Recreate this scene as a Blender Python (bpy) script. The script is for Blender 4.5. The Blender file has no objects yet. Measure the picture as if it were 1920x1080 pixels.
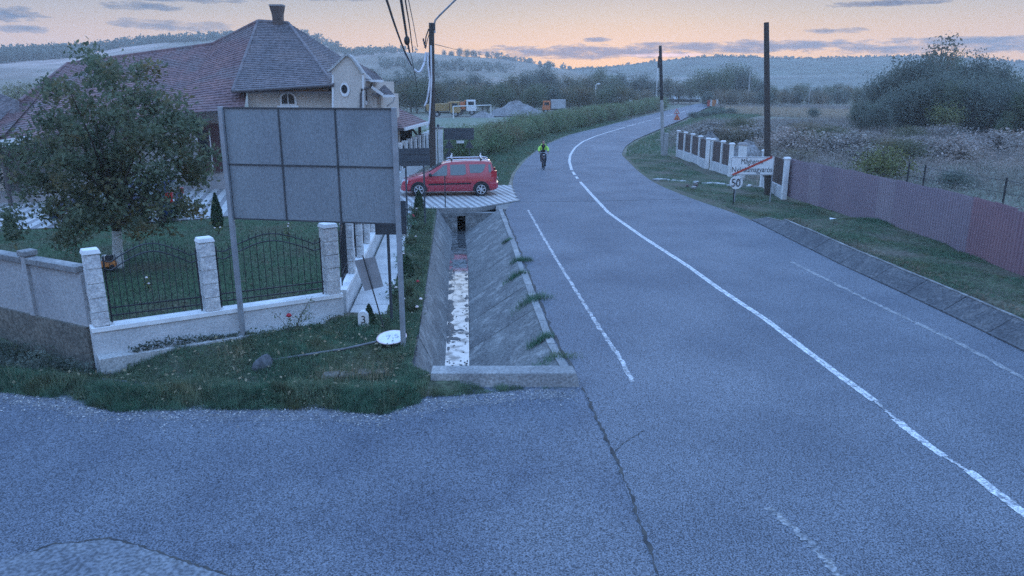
import bpy, bmesh, math, random
import numpy as np
from mathutils import Vector, Matrix
R = math.radians
SC = bpy.context.scene
COL = SC.collection
rnd = random.Random(7)
NR = np.random.default_rng(11)

# ------------------------------------------------------------------ camera
F, CAMH, TILT = 1400.0, 5.07, math.atan(380 / 1400.0)
cd = bpy.data.cameras.new('camera')
cd.sensor_width = 36.0
cd.lens = 36.0 * F / 1920.0
cd.clip_start = 0.1
cd.clip_end = 9000
cam = bpy.data.objects.new('camera', cd)
COL.objects.link(cam)
cam.location = (0, 0, CAMH)
cam.rotation_euler = (math.pi / 2 - TILT, 0, 0)
SC.camera = cam
CT, ST = math.cos(TILT), math.sin(TILT)

def ray(x, y):
    u = (x - 960) / F
    v = (540 - y) / F
    return (u, CT + v * ST, -ST + v * CT)
def G(x, y, z=0.0):
    "point on the level z seen at a photograph position"
    a = ray(x, y)
    t = (z - CAMH) / a[2]
    return Vector((a[0] * t, a[1] * t, z))
def V(x, y, Y):
    "point at the distance Y seen at a photograph position"
    a = ray(x, y)
    t = Y / a[1]
    return Vector((a[0] * t, Y, CAMH + a[2] * t))

# ------------------------------------------------------------------ world
SUN_EL, SUN_AZ = R(2.0), R(8.0)
SC.view_settings.view_transform = 'Standard'
SC.view_settings.look = 'None'
SC.view_settings.exposure = 0.63
SC.cycles.use_denoising = False
SC.view_settings.gamma = 1.0
SC.view_settings.use_curve_mapping = False
W = bpy.data.worlds.new('World')
SC.world = W
W.use_nodes = True
nt = W.node_tree
nt.nodes.clear()
def wn(t, **k):
    n = nt.nodes.new(t)
    for a, b in k.items():
        setattr(n, a, b)
    return n
def wm(op, a, b=None, c=None, clamp=False):
    n = wn('ShaderNodeMath', operation=op)
    n.use_clamp = clamp
    for i, s in enumerate((a, b, c)):
        if s is None:
            continue
        if isinstance(s, (int, float)):
            n.inputs[i].default_value = s
        else:
            nt.links.new(s, n.inputs[i])
    return n.outputs[0]
def wmix(f, a, b):
    n = wn('ShaderNodeMix', data_type='RGBA')
    for i, s in ((0, f), (6, a), (7, b)):
        if isinstance(s, (int, float)):
            n.inputs[i].default_value = s
        elif isinstance(s, tuple):
            n.inputs[i].default_value = (*s, 1)
        else:
            nt.links.new(s, n.inputs[i])
    return n.outputs[2]
def wramp(f, stops):
    n = wn('ShaderNodeValToRGB')
    e = n.color_ramp.elements
    while len(e) < len(stops):
        e.new(0.5)
    for i, (p, c) in enumerate(stops):
        e[i].position = p
        e[i].color = (*c, 1)
    nt.links.new(f, n.inputs[0])
    return n.outputs[0]
tc = wn('ShaderNodeTexCoord')
sx = wn('ShaderNodeSeparateXYZ')
nt.links.new(tc.outputs['Generated'], sx.inputs[0])
az = wm('ARCTAN2', sx.outputs[0], sx.outputs[1])
el = wm('ARCSINE', sx.outputs[2])
# gradient by elevation: 0..1 covers -5..90 degrees
eln = wm('POWER', wm('DIVIDE', wm('MAXIMUM', el, 0.0), math.pi / 2), 0.5)
def ep(deg):
    return math.sqrt(max(deg, 0) / 90.0)
warm = wramp(eln, [(0, (.98, 0.52, 0.13)), (ep(1.5), (1.06, 0.54, 0.09)), (ep(3.0), (.90, 0.50, 0.14)),
                   (ep(4.8), (.52, 0.40, 0.25)), (ep(6.6), (.29, 0.30, 0.29)), (ep(14), (0.42, 0.55, 0.74)),
                   (ep(35), (0.47, 0.85, 1.62)), (1, (0.46, 0.90, 1.90))])
cool = wramp(eln, [(0, (0.52, 0.36, 0.29)), (ep(2.5), (0.50, 0.35, 0.28)), (ep(4.5), (0.30, 0.27, 0.28)),
                   (ep(6.6), (0.15, 0.19, 0.28)), (ep(14), (0.36, 0.50, 0.75)),
                   (ep(35), (0.47, 0.85, 1.62)), (1, (0.46, 0.90, 1.90))])
daz = wm('SUBTRACT', az, SUN_AZ)
wf = wm('POWER', wm('ADD', wm('MULTIPLY', wm('COSINE', daz), 0.5), 0.5), 7.0, clamp=True)
base = wmix(wf, cool, warm)
# thin clouds: streaks spread over the low sky, given as (azimuth, elevation, half width, half height, weight)
cmb = wn('ShaderNodeCombineXYZ')
nt.links.new(wm('MULTIPLY', az, 14.0), cmb.inputs[0])
nt.links.new(wm('MULTIPLY', el, 60.0), cmb.inputs[1])
nz = wn('ShaderNodeTexNoise')
nz.inputs['Scale'].default_value = 2.3
nz.inputs['Detail'].default_value = 6.0
nz.inputs['Roughness'].default_value = 0.65
nt.links.new(cmb.outputs[0], nz.inputs['Vector'])
nzf = wm('SUBTRACT', nz.outputs[0], 0.5)
CLOUDS = [(-15.4, 6.3, 9.5, .62, 1), (-23.6, 5.6, 5.2, .34, .9), (-33.4, 4.2, 3.2, .5, .9), (-32.9, 3.35, 2.4, .26, .7),
          (-24.9, 5.0, 2.4, .3, .8), (-23.6, 3.85, 4.4, .35, .55), (-10.0, 6.3, 4.5, .36, .8),
          (6.1, 3.2, 1.0, .17, .9), (11, 2.85, 2.7, .16, .8), (22.5, 3.55, 2.2, .2, .8), (25.2, 5.15, 4.5, .2, .8),
          (27.5, 2.85, 1.7, .14, .8), (33, 2.35, 5.5, .42, .9), (6, 2.35, 9.5, .50, 1), (17, 2.6, 10.0, .42, 1), (30, 2.7, 7, .30, .9),
          (26, 2.3, 5.0, .3, .7), (45, 4.5, 7, .7, .8), (-45, 5.0, 6, .7, .8), (62, 3.5, 9, .6, .8), (-66, 4, 9, .8, .8)]
cl = None
for a, e, ra, re, w in CLOUDS:
    q = wm('ADD', wm('POWER', wm('DIVIDE', wm('SUBTRACT', az, R(a)), R(ra)), 2.0),
           wm('POWER', wm('DIVIDE', wm('SUBTRACT', el, R(e)), R(re)), 2.0))
    g = wm('MULTIPLY', wm('SUBTRACT', 1.0, wm('ADD', q, wm('MULTIPLY', nzf, -4.6))), w)
    cl = g if cl is None else wm('MAXIMUM', cl, g)
cm = wm('MULTIPLY', wm('SMOOTH_MIN', cl, 1.0, 0.2), 1.0, clamp=True)
cm = wm('MULTIPLY', wm('POWER', cm, 0.55), 0.95)
sky1 = wmix(cm, base, (0.03, 0.055, 0.11))
# the last pink gleam over the far ridge
q = wm('ADD', wm('POWER', wm('DIVIDE', wm('SUBTRACT', az, R(11)), R(3.2)), 2.0),
       wm('POWER', wm('DIVIDE', wm('SUBTRACT', el, R(2.1)), R(.16)), 2.0))
gl = wm('SUBTRACT', 1.0, wm('ADD', q, wm('MULTIPLY', nzf, 2.0)), clamp=True)
sky2 = wmix(gl, sky1, (1.0, 0.66, 0.62))
ns = wn('ShaderNodeTexSky', sky_type='NISHITA')
ns.sun_disc = False
ns.sun_elevation = SUN_EL
ns.sun_rotation = SUN_AZ
ns.dust_density = 2.0
sc10 = wn('ShaderNodeMix', data_type='RGBA', blend_type='MULTIPLY')
sc10.inputs[0].default_value = 1.0
nt.links.new(sky2, sc10.inputs[6])
sc10.inputs[7].default_value = (10, 10, 10, 1)
nsk = wn('ShaderNodeMix', data_type='RGBA', blend_type='ADD')
nsk.inputs[0].default_value = 0.05
nt.links.new(sc10.outputs[2], nsk.inputs[6])
nt.links.new(ns.outputs[0], nsk.inputs[7])
bg = wn('ShaderNodeBackground')
bg.inputs[1].default_value = 0.1
nt.links.new(nsk.outputs[2], bg.inputs[0])
wo = wn('ShaderNodeOutputWorld')
nt.links.new(bg.outputs[0], wo.inputs[0])

sd = bpy.data.lights.new('sun', 'SUN')
sd.energy = 0.5
sd.angle = R(20)
sd.color = (1.0, 0.9, 0.82)
sun = bpy.data.objects.new('sun', sd)
COL.objects.link(sun)
sdir = Vector((math.sin(SUN_AZ) * math.cos(SUN_EL), math.cos(SUN_AZ) * math.cos(SUN_EL), math.sin(SUN_EL)))
sun.rotation_euler = sdir.to_track_quat('Z', 'Y').to_euler()
sun.location = sdir * 200

# ------------------------------------------------------------------ materials
def mat(name, c1, c2=None, sc=2.0, rough=.8, bump=0.0, bsc=30.0, metal=0.0, spec=.35, fine=0.0, fsc=60.0,
        trans=0.0, stretch=(1, 1, 1), lo=.35, hi=.65, c3=None, sc3=.4):
    m = bpy.data.materials.new(name)
    m.use_nodes = True
    t = m.node_tree
    b = t.nodes['Principled BSDF']
    out = t.nodes['Material Output']
    b.inputs['Roughness'].default_value = rough
    b.inputs['Metallic'].default_value = metal
    b.inputs['Specular IOR Level'].default_value = spec
    geo = t.nodes.new('ShaderNodeNewGeometry')
    mp = t.nodes.new('ShaderNodeMapping')
    mp.inputs['Scale'].default_value = stretch
    mp.inputs['Location'].default_value = (3.37, 1.73, .4137)
    t.links.new(geo.outputs['Position'], mp.inputs[0])
    def noise(s, det=4.0):
        n = t.nodes.new('ShaderNodeTexNoise')
        n.inputs['Scale'].default_value = s
        n.inputs['Detail'].default_value = det
        t.links.new(mp.outputs[0], n.inputs['Vector'])
        return n.outputs[0]
    def rampf(f, a, bb):
        n = t.nodes.new('ShaderNodeMapRange')
        n.inputs[1].default_value = a
        n.inputs[2].default_value = bb
        t.links.new(f, n.inputs[0])
        return n.outputs[0]
    def mix(f, a, bb, blend='MIX'):
        n = t.nodes.new('ShaderNodeMix')
        n.data_type = 'RGBA'
        n.blend_type = blend
        for i, s in ((0, f), (6, a), (7, bb)):
            if isinstance(s, (int, float)):
                n.inputs[i].default_value = s
            elif isinstance(s, tuple):
                n.inputs[i].default_value = (*s, 1)
            else:
                t.links.new(s, n.inputs[i])
        return n.outputs[2]
    col = None
    if c2 is not None:
        col = mix(rampf(noise(sc), lo, hi), c1, c2)
    if c3 is not None:
        col = mix(rampf(noise(sc3, 3.0), .52, .68), col if col is not None else c1, c3)
    if fine:
        f = rampf(noise(fsc, 2.5), .36, .64)
        g = t.nodes.new('ShaderNodeMapRange')
        g.inputs[3].default_value = 1 - fine
        g.inputs[4].default_value = 1 + fine
        t.links.new(f, g.inputs[0])
        cmbn = t.nodes.new('ShaderNodeCombineColor')
        for i in range(3):
            t.links.new(g.outputs[0], cmbn.inputs[i])
        col = mix(1.0, col if col is not None else c1, cmbn.outputs[0], 'MULTIPLY')
    if col is None:
        b.inputs['Base Color'].default_value = (*c1, 1)
    else:
        t.links.new(col, b.inputs['Base Color'])
    if bump:
        bn = t.nodes.new('ShaderNodeBump')
        bn.inputs['Strength'].default_value = bump
        bn.inputs['Distance'].default_value = 0.02
        t.links.new(noise(bsc, 3.0), bn.inputs['Height'])
        t.links.new(bn.outputs[0], b.inputs['Normal'])
    if trans:
        tr = t.nodes.new('ShaderNodeBsdfTranslucent')
        if col is None:
            tr.inputs[0].default_value = (*c1, 1)
        else:
            t.links.new(col, tr.inputs[0])
        ms = t.nodes.new('ShaderNodeMixShader')
        ms.inputs[0].default_value = trans
        t.links.new(b.outputs[0], ms.inputs[1])
        t.links.new(tr.outputs[0], ms.inputs[2])
        t.links.new(ms.outputs[0], out.inputs[0])
    return m

ASPH = mat('asphalt', (.092, .104, .126), (.132, .144, .166), .55, .8, .7, 60, spec=.3, fine=.75, fsc=55, c3=(.145, .155, .175), sc3=.22, lo=.3, hi=.7)
ASPH2 = mat('old_asphalt', (.086, .098, .124), (.125, .138, .163), .8, .82, .7, 64, spec=.3, fine=.7, fsc=60, c3=(.132, .142, .162), sc3=.35, lo=.3, hi=.7)
PATCH = mat('patch_concrete', (.11, .12, .14), (.155, .165, .18), 3, .85, 1.0, 14, fine=.4, fsc=22)
GRIT = mat('roadside_grit', (.135, .14, .155), (.105, .115, .14), 3.5, .95, 1.0, 25, fine=.5, fsc=45)
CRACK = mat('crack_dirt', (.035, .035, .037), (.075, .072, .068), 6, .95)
PAINT = mat('road_paint', (.60, .60, .59), (.40, .405, .41), 7, .7, .5, 40, fine=.45, fsc=40, c3=(.19, .20, .22), sc3=9)
THIN = mat('thin_worn_paint', (.48, .48, .48), (.20, .21, .22), 9, .7, .5, 40, fine=.5, fsc=35, c3=(.15, .16, .18), sc3=5)
WORN = mat('worn_paint', (.23, .235, .24), (.14, .15, .165), 6, .75, .4, 40, fine=.45, fsc=28, lo=.42, hi=.6)
SOIL = mat('soil', (.085, .075, .055), (.065, .08, .045), .8, .95, 1.0, 9, fine=.4, fsc=12)
LAWN = mat('lawn_soil', (.045, .085, .035), (.06, .075, .04), .7, .95, .9, 14, fine=.4, fsc=18)
PITCH = mat('pitch_turf', (.12, .155, .105), (.145, .165, .12), .15, .9, .3, 6)
FIELD = mat('field_soil', (.14, .135, .105), (.10, .115, .075), .06, .95, .6, 3, fine=.3, fsc=2.0, c3=(.25, .20, .16), sc3=.035)
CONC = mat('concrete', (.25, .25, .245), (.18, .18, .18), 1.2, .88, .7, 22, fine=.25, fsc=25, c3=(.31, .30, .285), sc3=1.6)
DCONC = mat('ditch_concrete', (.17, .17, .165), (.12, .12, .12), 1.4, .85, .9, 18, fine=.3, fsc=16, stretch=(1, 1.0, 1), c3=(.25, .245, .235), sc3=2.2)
KERB = mat('kerb_concrete', (.098, .102, .108), (.068, .072, .08), 1.8, .9, .9, 20, fine=.3, fsc=18, c3=(.125, .125, .128), sc3=2.5)
LCONC = mat('pale_concrete', (.45, .44, .42), (.33, .33, .32), 2.2, .85, .6, 24, fine=.2, fsc=30)
WCONC = mat('wall_concrete', (.36, .36, .36), (.27, .27, .28), .9, .85, .4, 20, fine=.15, fsc=20)
DARKC = mat('stained_concrete', (.17, .155, .13), (.12, .115, .10), 1.6, .92, .9, 12, fine=.3, fsc=14)
WHITE = mat('white_plaster', (.56, .565, .565), (.44, .45, .455), 2.5, .8, .6, 26, fine=.12, fsc=28)
COPE = mat('white_coping', (.74, .73, .71), (.60, .60, .59), 3, .75, .3, 30)
STONE = mat('split_face_block', (.64, .63, .61), (.46, .46, .46), 7, .85, 1.0, 13, fine=.2, fsc=30)
IRON = mat('black_iron', (.018, .02, .024), (.03, .032, .036), 8, .45, spec=.5)
GALV = mat('galvanised_steel', (.34, .36, .38), (.26, .28, .30), 4, .45, metal=.35, spec=.5)
OLDST = mat('dull_steel', (.16, .165, .17), (.11, .11, .11), 5, .6, metal=.2)
SHEET = mat('sheet_back', (.235, .26, .275), (.20, .22, .24), 1.1, .6, metal=.1, spec=.35, fine=.16, fsc=45, c3=(.17, .19, .205), sc3=.9, stretch=(1, 1, .45))
SEAM = mat('panel_seam', (.045, .048, .052), (.07, .07, .075), 5, .6)
SIGNB = mat('sign_back_dark', (.05, .058, .068), (.068, .076, .086), 3, .5, spec=.4)
SIGNG = mat('sign_back_grey', (.27, .27, .28), (.22, .225, .235), 4, .5, metal=.3)
SIGNW = mat('sign_white', (.74, .73, .71), (.62, .62, .61), 6, .45)
INK = mat('sign_black', (.025, .025, .03), rough=.5)
REDP = mat('sign_red', (.50, .07, .045), (.40, .06, .05), 8, .5)
ORNG = mat('sign_orange', (.60, .22, .05), (.45, .14, .04), 10, .5)
RENDERM = mat('cream_render', (.55, .485, .42), (.47, .42, .37), 1.0, .85, .35, 20, fine=.1, fsc=20)
GREYR = mat('grey_render', (.40, .39, .38), (.34, .34, .34), 1.0, .85, .35, 20)
PLINTH = mat('plinth_stone', (.34, .31, .30), (.26, .25, .25), 2.5, .85, .5, 14)
TILE = mat('roof_tile', (.20, .115, .108), (.15, .092, .095), 1.3, .8, .5, 12, fine=.25, fsc=5.5, c3=(.15, .12, .12), sc3=.5)
TILED = mat('dark_roof_tile', (.165, .14, .142), (.125, .112, .118), 1.2, .8, .5, 12, fine=.25, fsc=5.5, c3=(.18, .145, .14), sc3=.5)
TRIM = mat('white_trim', (.72, .71, .69), (.62, .62, .61), 3, .6)
GLASS = mat('dark_glass', (.02, .025, .03), rough=.18, spec=.25)
DOORB = mat('maroon_wood', (.085, .035, .035), (.06, .03, .03), 5, .5)
GUT = mat('gutter_brown', (.085, .07, .07), rough=.5)
BRKW = mat('fence_brick', (.12, .085, .075), (.085, .065, .06), 3, .8, .4, 20)
PAVEL = mat('pale_paver', (.46, .44, .42), (.37, .36, .34), 2.4, .8, .4, 24, fine=.15, fsc=22)
PAVED = mat('dark_paver', (.27, .255, .245), (.21, .20, .20), 2.4, .8, .4, 24, fine=.15, fsc=22)
SLAB = mat('sidewalk_slab', (.50, .475, .45), (.38, .37, .36), 1.6, .85, .5, 22, fine=.15, fsc=24)
WOOD = mat('pole_wood', (.085, .068, .058), (.055, .046, .042), 5, .85, .8, 14, stretch=(6, 6, .5))
CPOLE = mat('pole_concrete', (.36, .355, .34), (.28, .28, .27), 2.5, .85, .4, 20)
WIRE = mat('wire_black', (.022, .023, .026), rough=.55)
WCAB = mat('conduit_white_cable_sheen', (.66, .67, .70), (.52, .53, .56), 5, .5)  # white of the pole conduits; on the cable loops it is painted sheen
BARK = mat('bark', (.075, .062, .05), (.05, .043, .036), 9, .9, 1.0, 25, stretch=(2, 2, .5))
LIME = mat('limewash', (.62, .62, .60), (.48, .48, .46), 6, .85, .5, 22)
LEAF = mat('walnut_leaf', (.11, .15, .095), (.155, .175, .105), 1.6, .6, trans=.5, fine=.35, fsc=3.0, c3=(.21, .16, .075), sc3=.9)
LEAFA = mat('leaf_green', (.095, .135, .075), (.13, .155, .09), .5, .7, trans=.48, fine=.3, fsc=1.3)
LEAFB = mat('leaf_olive', (.15, .145, .085), (.11, .125, .075), .5, .7, trans=.48, fine=.3, fsc=1.3, c3=(.19, .14, .07), sc3=.28)
LEAFC = mat('leaf_dark', (.12, .15, .125), (.145, .17, .135), .4, .7, trans=.48, fine=.3, fsc=1.3)
LEAFD = mat('leaf_rust', (.24, .19, .13), (.18, .165, .115), .5, .7, trans=.48, fine=.3, fsc=1.3)
HEDGE = mat('hedge_leaf', (.15, .22, .11), (.195, .23, .13), .5, .7, trans=.5, fine=.35, fsc=2.2, c3=(.17, .13, .075), sc3=.4)
YELB = mat('yellow_bush_leaf', (.17, .17, .055), (.13, .15, .06), .9, .7, trans=.25, fine=.3, fsc=4)
THUJ = mat('thuja_leaf', (.028, .06, .03), (.045, .08, .036), 4, .7, trans=.1, fine=.3, fsc=14)
GRASS = mat('grass_blade', (.10, .185, .115), (.145, .205, .13), .9, .7, trans=.35, fine=.35, fsc=5, c3=(.15, .15, .08), sc3=1.1)
GRASD = mat('grass_dark', (.075, .16, .10), (.115, .185, .12), 1.2, .7, trans=.35, fine=.35, fsc=5, c3=(.09, .10, .05), sc3=.9)
DRY = mat('dry_stalk', (.33, .27, .17), (.24, .20, .12), 5, .8, trans=.2)
WEED = mat('field_weed', (.31, .265, .245), (.225, .215, .18), .12, .85, trans=.2, fine=.35, fsc=1.2, c3=(.40, .31, .265), sc3=.09)
TAN = mat('tan_grass', (.44, .35, .26), (.36, .30, .22), .3, .85, trans=.2)
MUD = mat('wet_mud', (.10, .098, .095), (.065, .065, .066), 9, .6, .8, 20, fine=.4, fsc=30)
ROSE = mat('rose_red', (.42, .02, .04), (.30, .02, .03), 20, .6)
PINKF = mat('flower_pale', (.68, .52, .52), (.72, .66, .60), 20, .6)
GRAV = mat('gravel_pile', (.23, .22, .215), (.16, .155, .155), .7, .95, 1.0, 3.0, fine=.3, fsc=5)
HILLA = mat('hill_meadow', (.12, .115, .085), (.17, .14, .105), .012, .95, stretch=(1, .4, 1), fine=.25, fsc=.06, c3=(.40, .285, .24), sc3=.009)
HILLB = mat('hill_forest', (.055, .075, .06), (.085, .10, .075), .03, .95, fine=.35, fsc=.05)
HILLC = mat('far_slope', (.13, .14, .12), (.09, .105, .085), .008, .95, stretch=(.5, 1, 1), fine=.2, fsc=.06, c3=(.24, .22, .20), sc3=.006)
CARR = mat('red_car_paint', (.42, .03, .05), rough=.22, spec=.6)
for _m in (CARR,):
    _m.node_tree.nodes['Principled BSDF'].inputs['Coat Weight'].default_value = 1.0
    _m.node_tree.nodes['Principled BSDF'].inputs['Coat Roughness'].default_value = .05
CARB = mat('blue_car_paint', (.015, .03, .085), rough=.22, spec=.6)
CARG = mat('car_glass', (.085, .115, .12), rough=.04, spec=1.0)
BLK = mat('black_plastic', (.02, .02, .023), rough=.55)
TYRE = mat('tyre_rubber', (.022, .022, .024), rough=.85)
ALLOY = mat('alloy_rim', (.55, .56, .58), rough=.35, metal=.4)
LAMPR = mat('tail_lamp_red', (.45, .02, .025), rough=.15, spec=.7)
LAMPW = mat('clear_lamp', (.62, .64, .66), rough=.12, spec=.8)
YEL = mat('truck_yellow', (.40, .25, .09), (.30, .20, .09), 2, .5)
PALEB = mat('dull_white_body', (.42, .43, .44), (.33, .34, .35), 2, .6)
ORA = mat('truck_orange', (.55, .16, .05), (.45, .14, .05), 2, .5)
HIVIS = mat('hi_vis_jacket', (.42, .72, .10), (.36, .64, .10), 9, .6)
DCLO = mat('dark_clothing', (.025, .028, .04), (.04, .042, .055), 9, .85)
SKIN = mat('skin', (.42, .25, .19), (.36, .21, .16), 20, .6)
HAIR = mat('hair', (.05, .035, .028), rough=.7)
WATER = bpy.data.materials.new('ditch_water')
WATER.use_nodes = True
_t = WATER.node_tree
_b = _t.nodes['Principled BSDF']
_b.inputs['Base Color'].default_value = (.5, .52, .54, 1)
_b.inputs['Roughness'].default_value = .05
_b.inputs['Metallic'].default_value = .85
_n = _t.nodes.new('ShaderNodeTexNoise')
_n.inputs['Scale'].default_value = 5
_g = _t.nodes.new('ShaderNodeNewGeometry')
_t.links.new(_g.outputs['Position'], _n.inputs['Vector'])
_bp = _t.nodes.new('ShaderNodeBump')
_bp.inputs['Strength'].default_value = .22
_t.links.new(_n.outputs[0], _bp.inputs['Height'])
_t.links.new(_bp.outputs[0], _b.inputs['Normal'])
_n2 = _t.nodes.new('ShaderNodeTexNoise')
_n2.inputs['Scale'].default_value = 3.2
_n2.inputs['Detail'].default_value = 6
_t.links.new(_g.outputs['Position'], _n2.inputs['Vector'])
_r2 = _t.nodes.new('ShaderNodeValToRGB')
_r2.color_ramp.elements[0].position = .38
_r2.color_ramp.elements[0].color = (.16, .17, .18, 1)
_r2.color_ramp.elements[1].position = .52
_r2.color_ramp.elements[1].color = (.56, .58, .60, 1)
_t.links.new(_n2.outputs[0], _r2.inputs[0])
_t.links.new(_r2.outputs[0], _b.inputs['Base Color'])

# ------------------------------------------------------------------ mesh helpers
def offset_of(p):
    v = Vector((0, 0, 0))
    while p is not None:
        v += Vector(p.location)
        p = p.parent
    return v
def link(o, parent=None, local=False):
    COL.objects.link(o)
    if parent is not None:
        o.parent = parent
        if not local:
            o.location = -offset_of(parent)
    return o
def tag(o, label=None, cat=None, group=None, kind=None):
    if label: o['label'] = label
    if cat: o['category'] = cat
    if group: o['group'] = group
    if kind: o['kind'] = kind
    return o
def thing(name, label, cat, loc=(0, 0, 0), rz=0.0, group=None):
    o = bpy.data.objects.new(name, None)
    o.empty_display_size = .3
    COL.objects.link(o)
    o.location = loc
    o.rotation_euler = (0, 0, rz)
    return tag(o, label, cat, group)
def copy_tree(o, parent=None):
    c = o.copy()
    COL.objects.link(c)
    c.parent = parent
    for ch in list(o.children):
        copy_tree(ch, c)
    return c

class MB:
    def __init__(s):
        s.v = []
        s.f = []
    def add(s, vs, fs):
        n = len(s.v)
        s.v += [tuple(q) for q in vs]
        s.f += [tuple(i + n for i in f) for f in fs]
        return s
    def hexa(s, b, t):
        "four bottom corners, four top corners"
        return s.add(list(b) + list(t), [(3, 2, 1, 0), (4, 5, 6, 7), (0, 1, 5, 4), (1, 2, 6, 5), (2, 3, 7, 6), (3, 0, 4, 7)])
    def box(s, c, d, rz=0.0, top=1.0):
        x, y, z = d[0] / 2, d[1] / 2, d[2] / 2
        cs, sn = math.cos(rz), math.sin(rz)
        def q(a, b, h):
            return (c[0] + a * cs - b * sn, c[1] + a * sn + b * cs, c[2] + h)
        k = top
        return s.hexa([q(-x, -y, -z), q(x, -y, -z), q(x, y, -z), q(-x, y, -z)],
                      [q(-x * k, -y * k, z), q(x * k, -y * k, z), q(x * k, y * k, z), q(-x * k, y * k, z)])
    def bar(s, p, q, w, h, up=(0, 0, 1)):
        p, q = Vector(p), Vector(q)
        d = (q - p).normalized()
        u = Vector(up)
        if abs(d.dot(u)) > .98:
            u = Vector((0, 1, 0))
        sd_ = d.cross(u).normalized() * (w / 2)
        uu = sd_.cross(d).normalized() * (h / 2)
        return s.hexa([p - sd_ - uu, p + sd_ - uu, p + sd_ + uu, p - sd_ + uu],
                      [q - sd_ - uu, q + sd_ - uu, q + sd_ + uu, q - sd_ + uu])
    def tube(s, pts, r, n=8, r2=None, cap=True):
        pts = [Vector(a) for a in pts]
        m = len(pts)
        rings = []
        vs, fs = [], []
        for i, a in enumerate(pts):
            d = (pts[min(i + 1, m - 1)] - pts[max(i - 1, 0)]).normalized()
            u = Vector((0, 0, 1)) if abs(d.z) < .95 else Vector((0, 1, 0))
            sx_ = d.cross(u).normalized()
            sy_ = sx_.cross(d).normalized()
            rr = r if r2 is None else r + (r2 - r) * i / max(m - 1, 1)
            if isinstance(r, (list, tuple)):
                rr = r[i]
            for k in range(n):
                t = 2 * math.pi * k / n
                vs.append(a + sx_ * (math.cos(t) * rr) + sy_ * (math.sin(t) * rr))
        for i in range(m - 1):
            for k in range(n):
                a, b = i * n + k, i * n + (k + 1) % n
                fs.append((a, b, b + n, a + n))
        if cap:
            fs.append(tuple(reversed(range(n))))
            fs.append(tuple(range((m - 1) * n, m * n)))
        return s.add(vs, fs)
    def prism(s, poly, off):
        "polygon of 3D points swept by the vector off"
        n = len(poly)
        off = Vector(off)
        a = [Vector(q) for q in poly]
        vs = a + [q + off for q in a]
        fs = [tuple(reversed(range(n))), tuple(range(n, 2 * n))]
        for i in range(n):
            j = (i + 1) % n
            fs.append((i, j, j + n, i + n))
        return s.add(vs, fs)
    def lathe(s, prof, n=20, c=(0, 0, 0), axis='z', cap=True):
        vs, fs = [], []
        for r_, z_ in prof:
            for k in range(n):
                t = 2 * math.pi * k / n
                a, b = r_ * math.cos(t), r_ * math.sin(t)
                if axis == 'z':
                    q = (a, b, z_)
                elif axis == 'y':
                    q = (a, z_, b)
                else:
                    q = (z_, a, b)
                vs.append((c[0] + q[0], c[1] + q[1], c[2] + q[2]))
        m = len(prof)
        for i in range(m - 1):
            for k in range(n):
                a, b = i * n + k, i * n + (k + 1) % n
                fs.append((a, b, b + n, a + n))
        if cap:
            fs.append(tuple(reversed(range(n))))
            fs.append(tuple(range((m - 1) * n, m * n)))
        return s.add(vs, fs)
    def ball(s, c, r, n=10, m=7):
        if not isinstance(r, (tuple, list)):
            r = (r, r, r)
        prof = []
        vs, fs = [], []
        for i in range(m + 1):
            p = math.pi * i / m
            for k in range(n):
                t = 2 * math.pi * k / n
                vs.append((c[0] + r[0] * math.sin(p) * math.cos(t), c[1] + r[1] * math.sin(p) * math.sin(t), c[2] - r[2] * math.cos(p)))
        for i in range(m):
            for k in range(n):
                a, b = i * n + k, i * n + (k + 1) % n
                fs.append((a, b, b + n, a + n))
        return s.add(vs, fs)
    def mesh(s, name, m, smooth=False):
        me = bpy.data.meshes.new(name)
        me.from_pydata(s.v, [], s.f)
        bm = bmesh.new()
        bm.from_mesh(me)
        bmesh.ops.recalc_face_normals(bm, faces=bm.faces)
        bm.to_mesh(me)
        bm.free()
        me.materials.append(m)
        if smooth:
            me.polygons.foreach_set('use_smooth', [True] * len(me.polygons))
            try:
                me.set_sharp_from_angle(angle=R(38))
            except Exception:
                pass
        me.update()
        return me
    def build(s, name, m, parent=None, smooth=False, local=False, bevel=0.0, label=None):
        o = bpy.data.objects.new(name, s.mesh(name, m, smooth))
        link(o, parent, local)
        if bevel:
            bv = o.modifiers.new('bevel', 'BEVEL')
            bv.width = bevel
            bv.segments = 2
            bv.limit_method = 'ANGLE'
        if label:
            o['label'] = label
        return o
def put(name, me, parent=None, local=False):
    return link(bpy.data.objects.new(name, me), parent, local)

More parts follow.
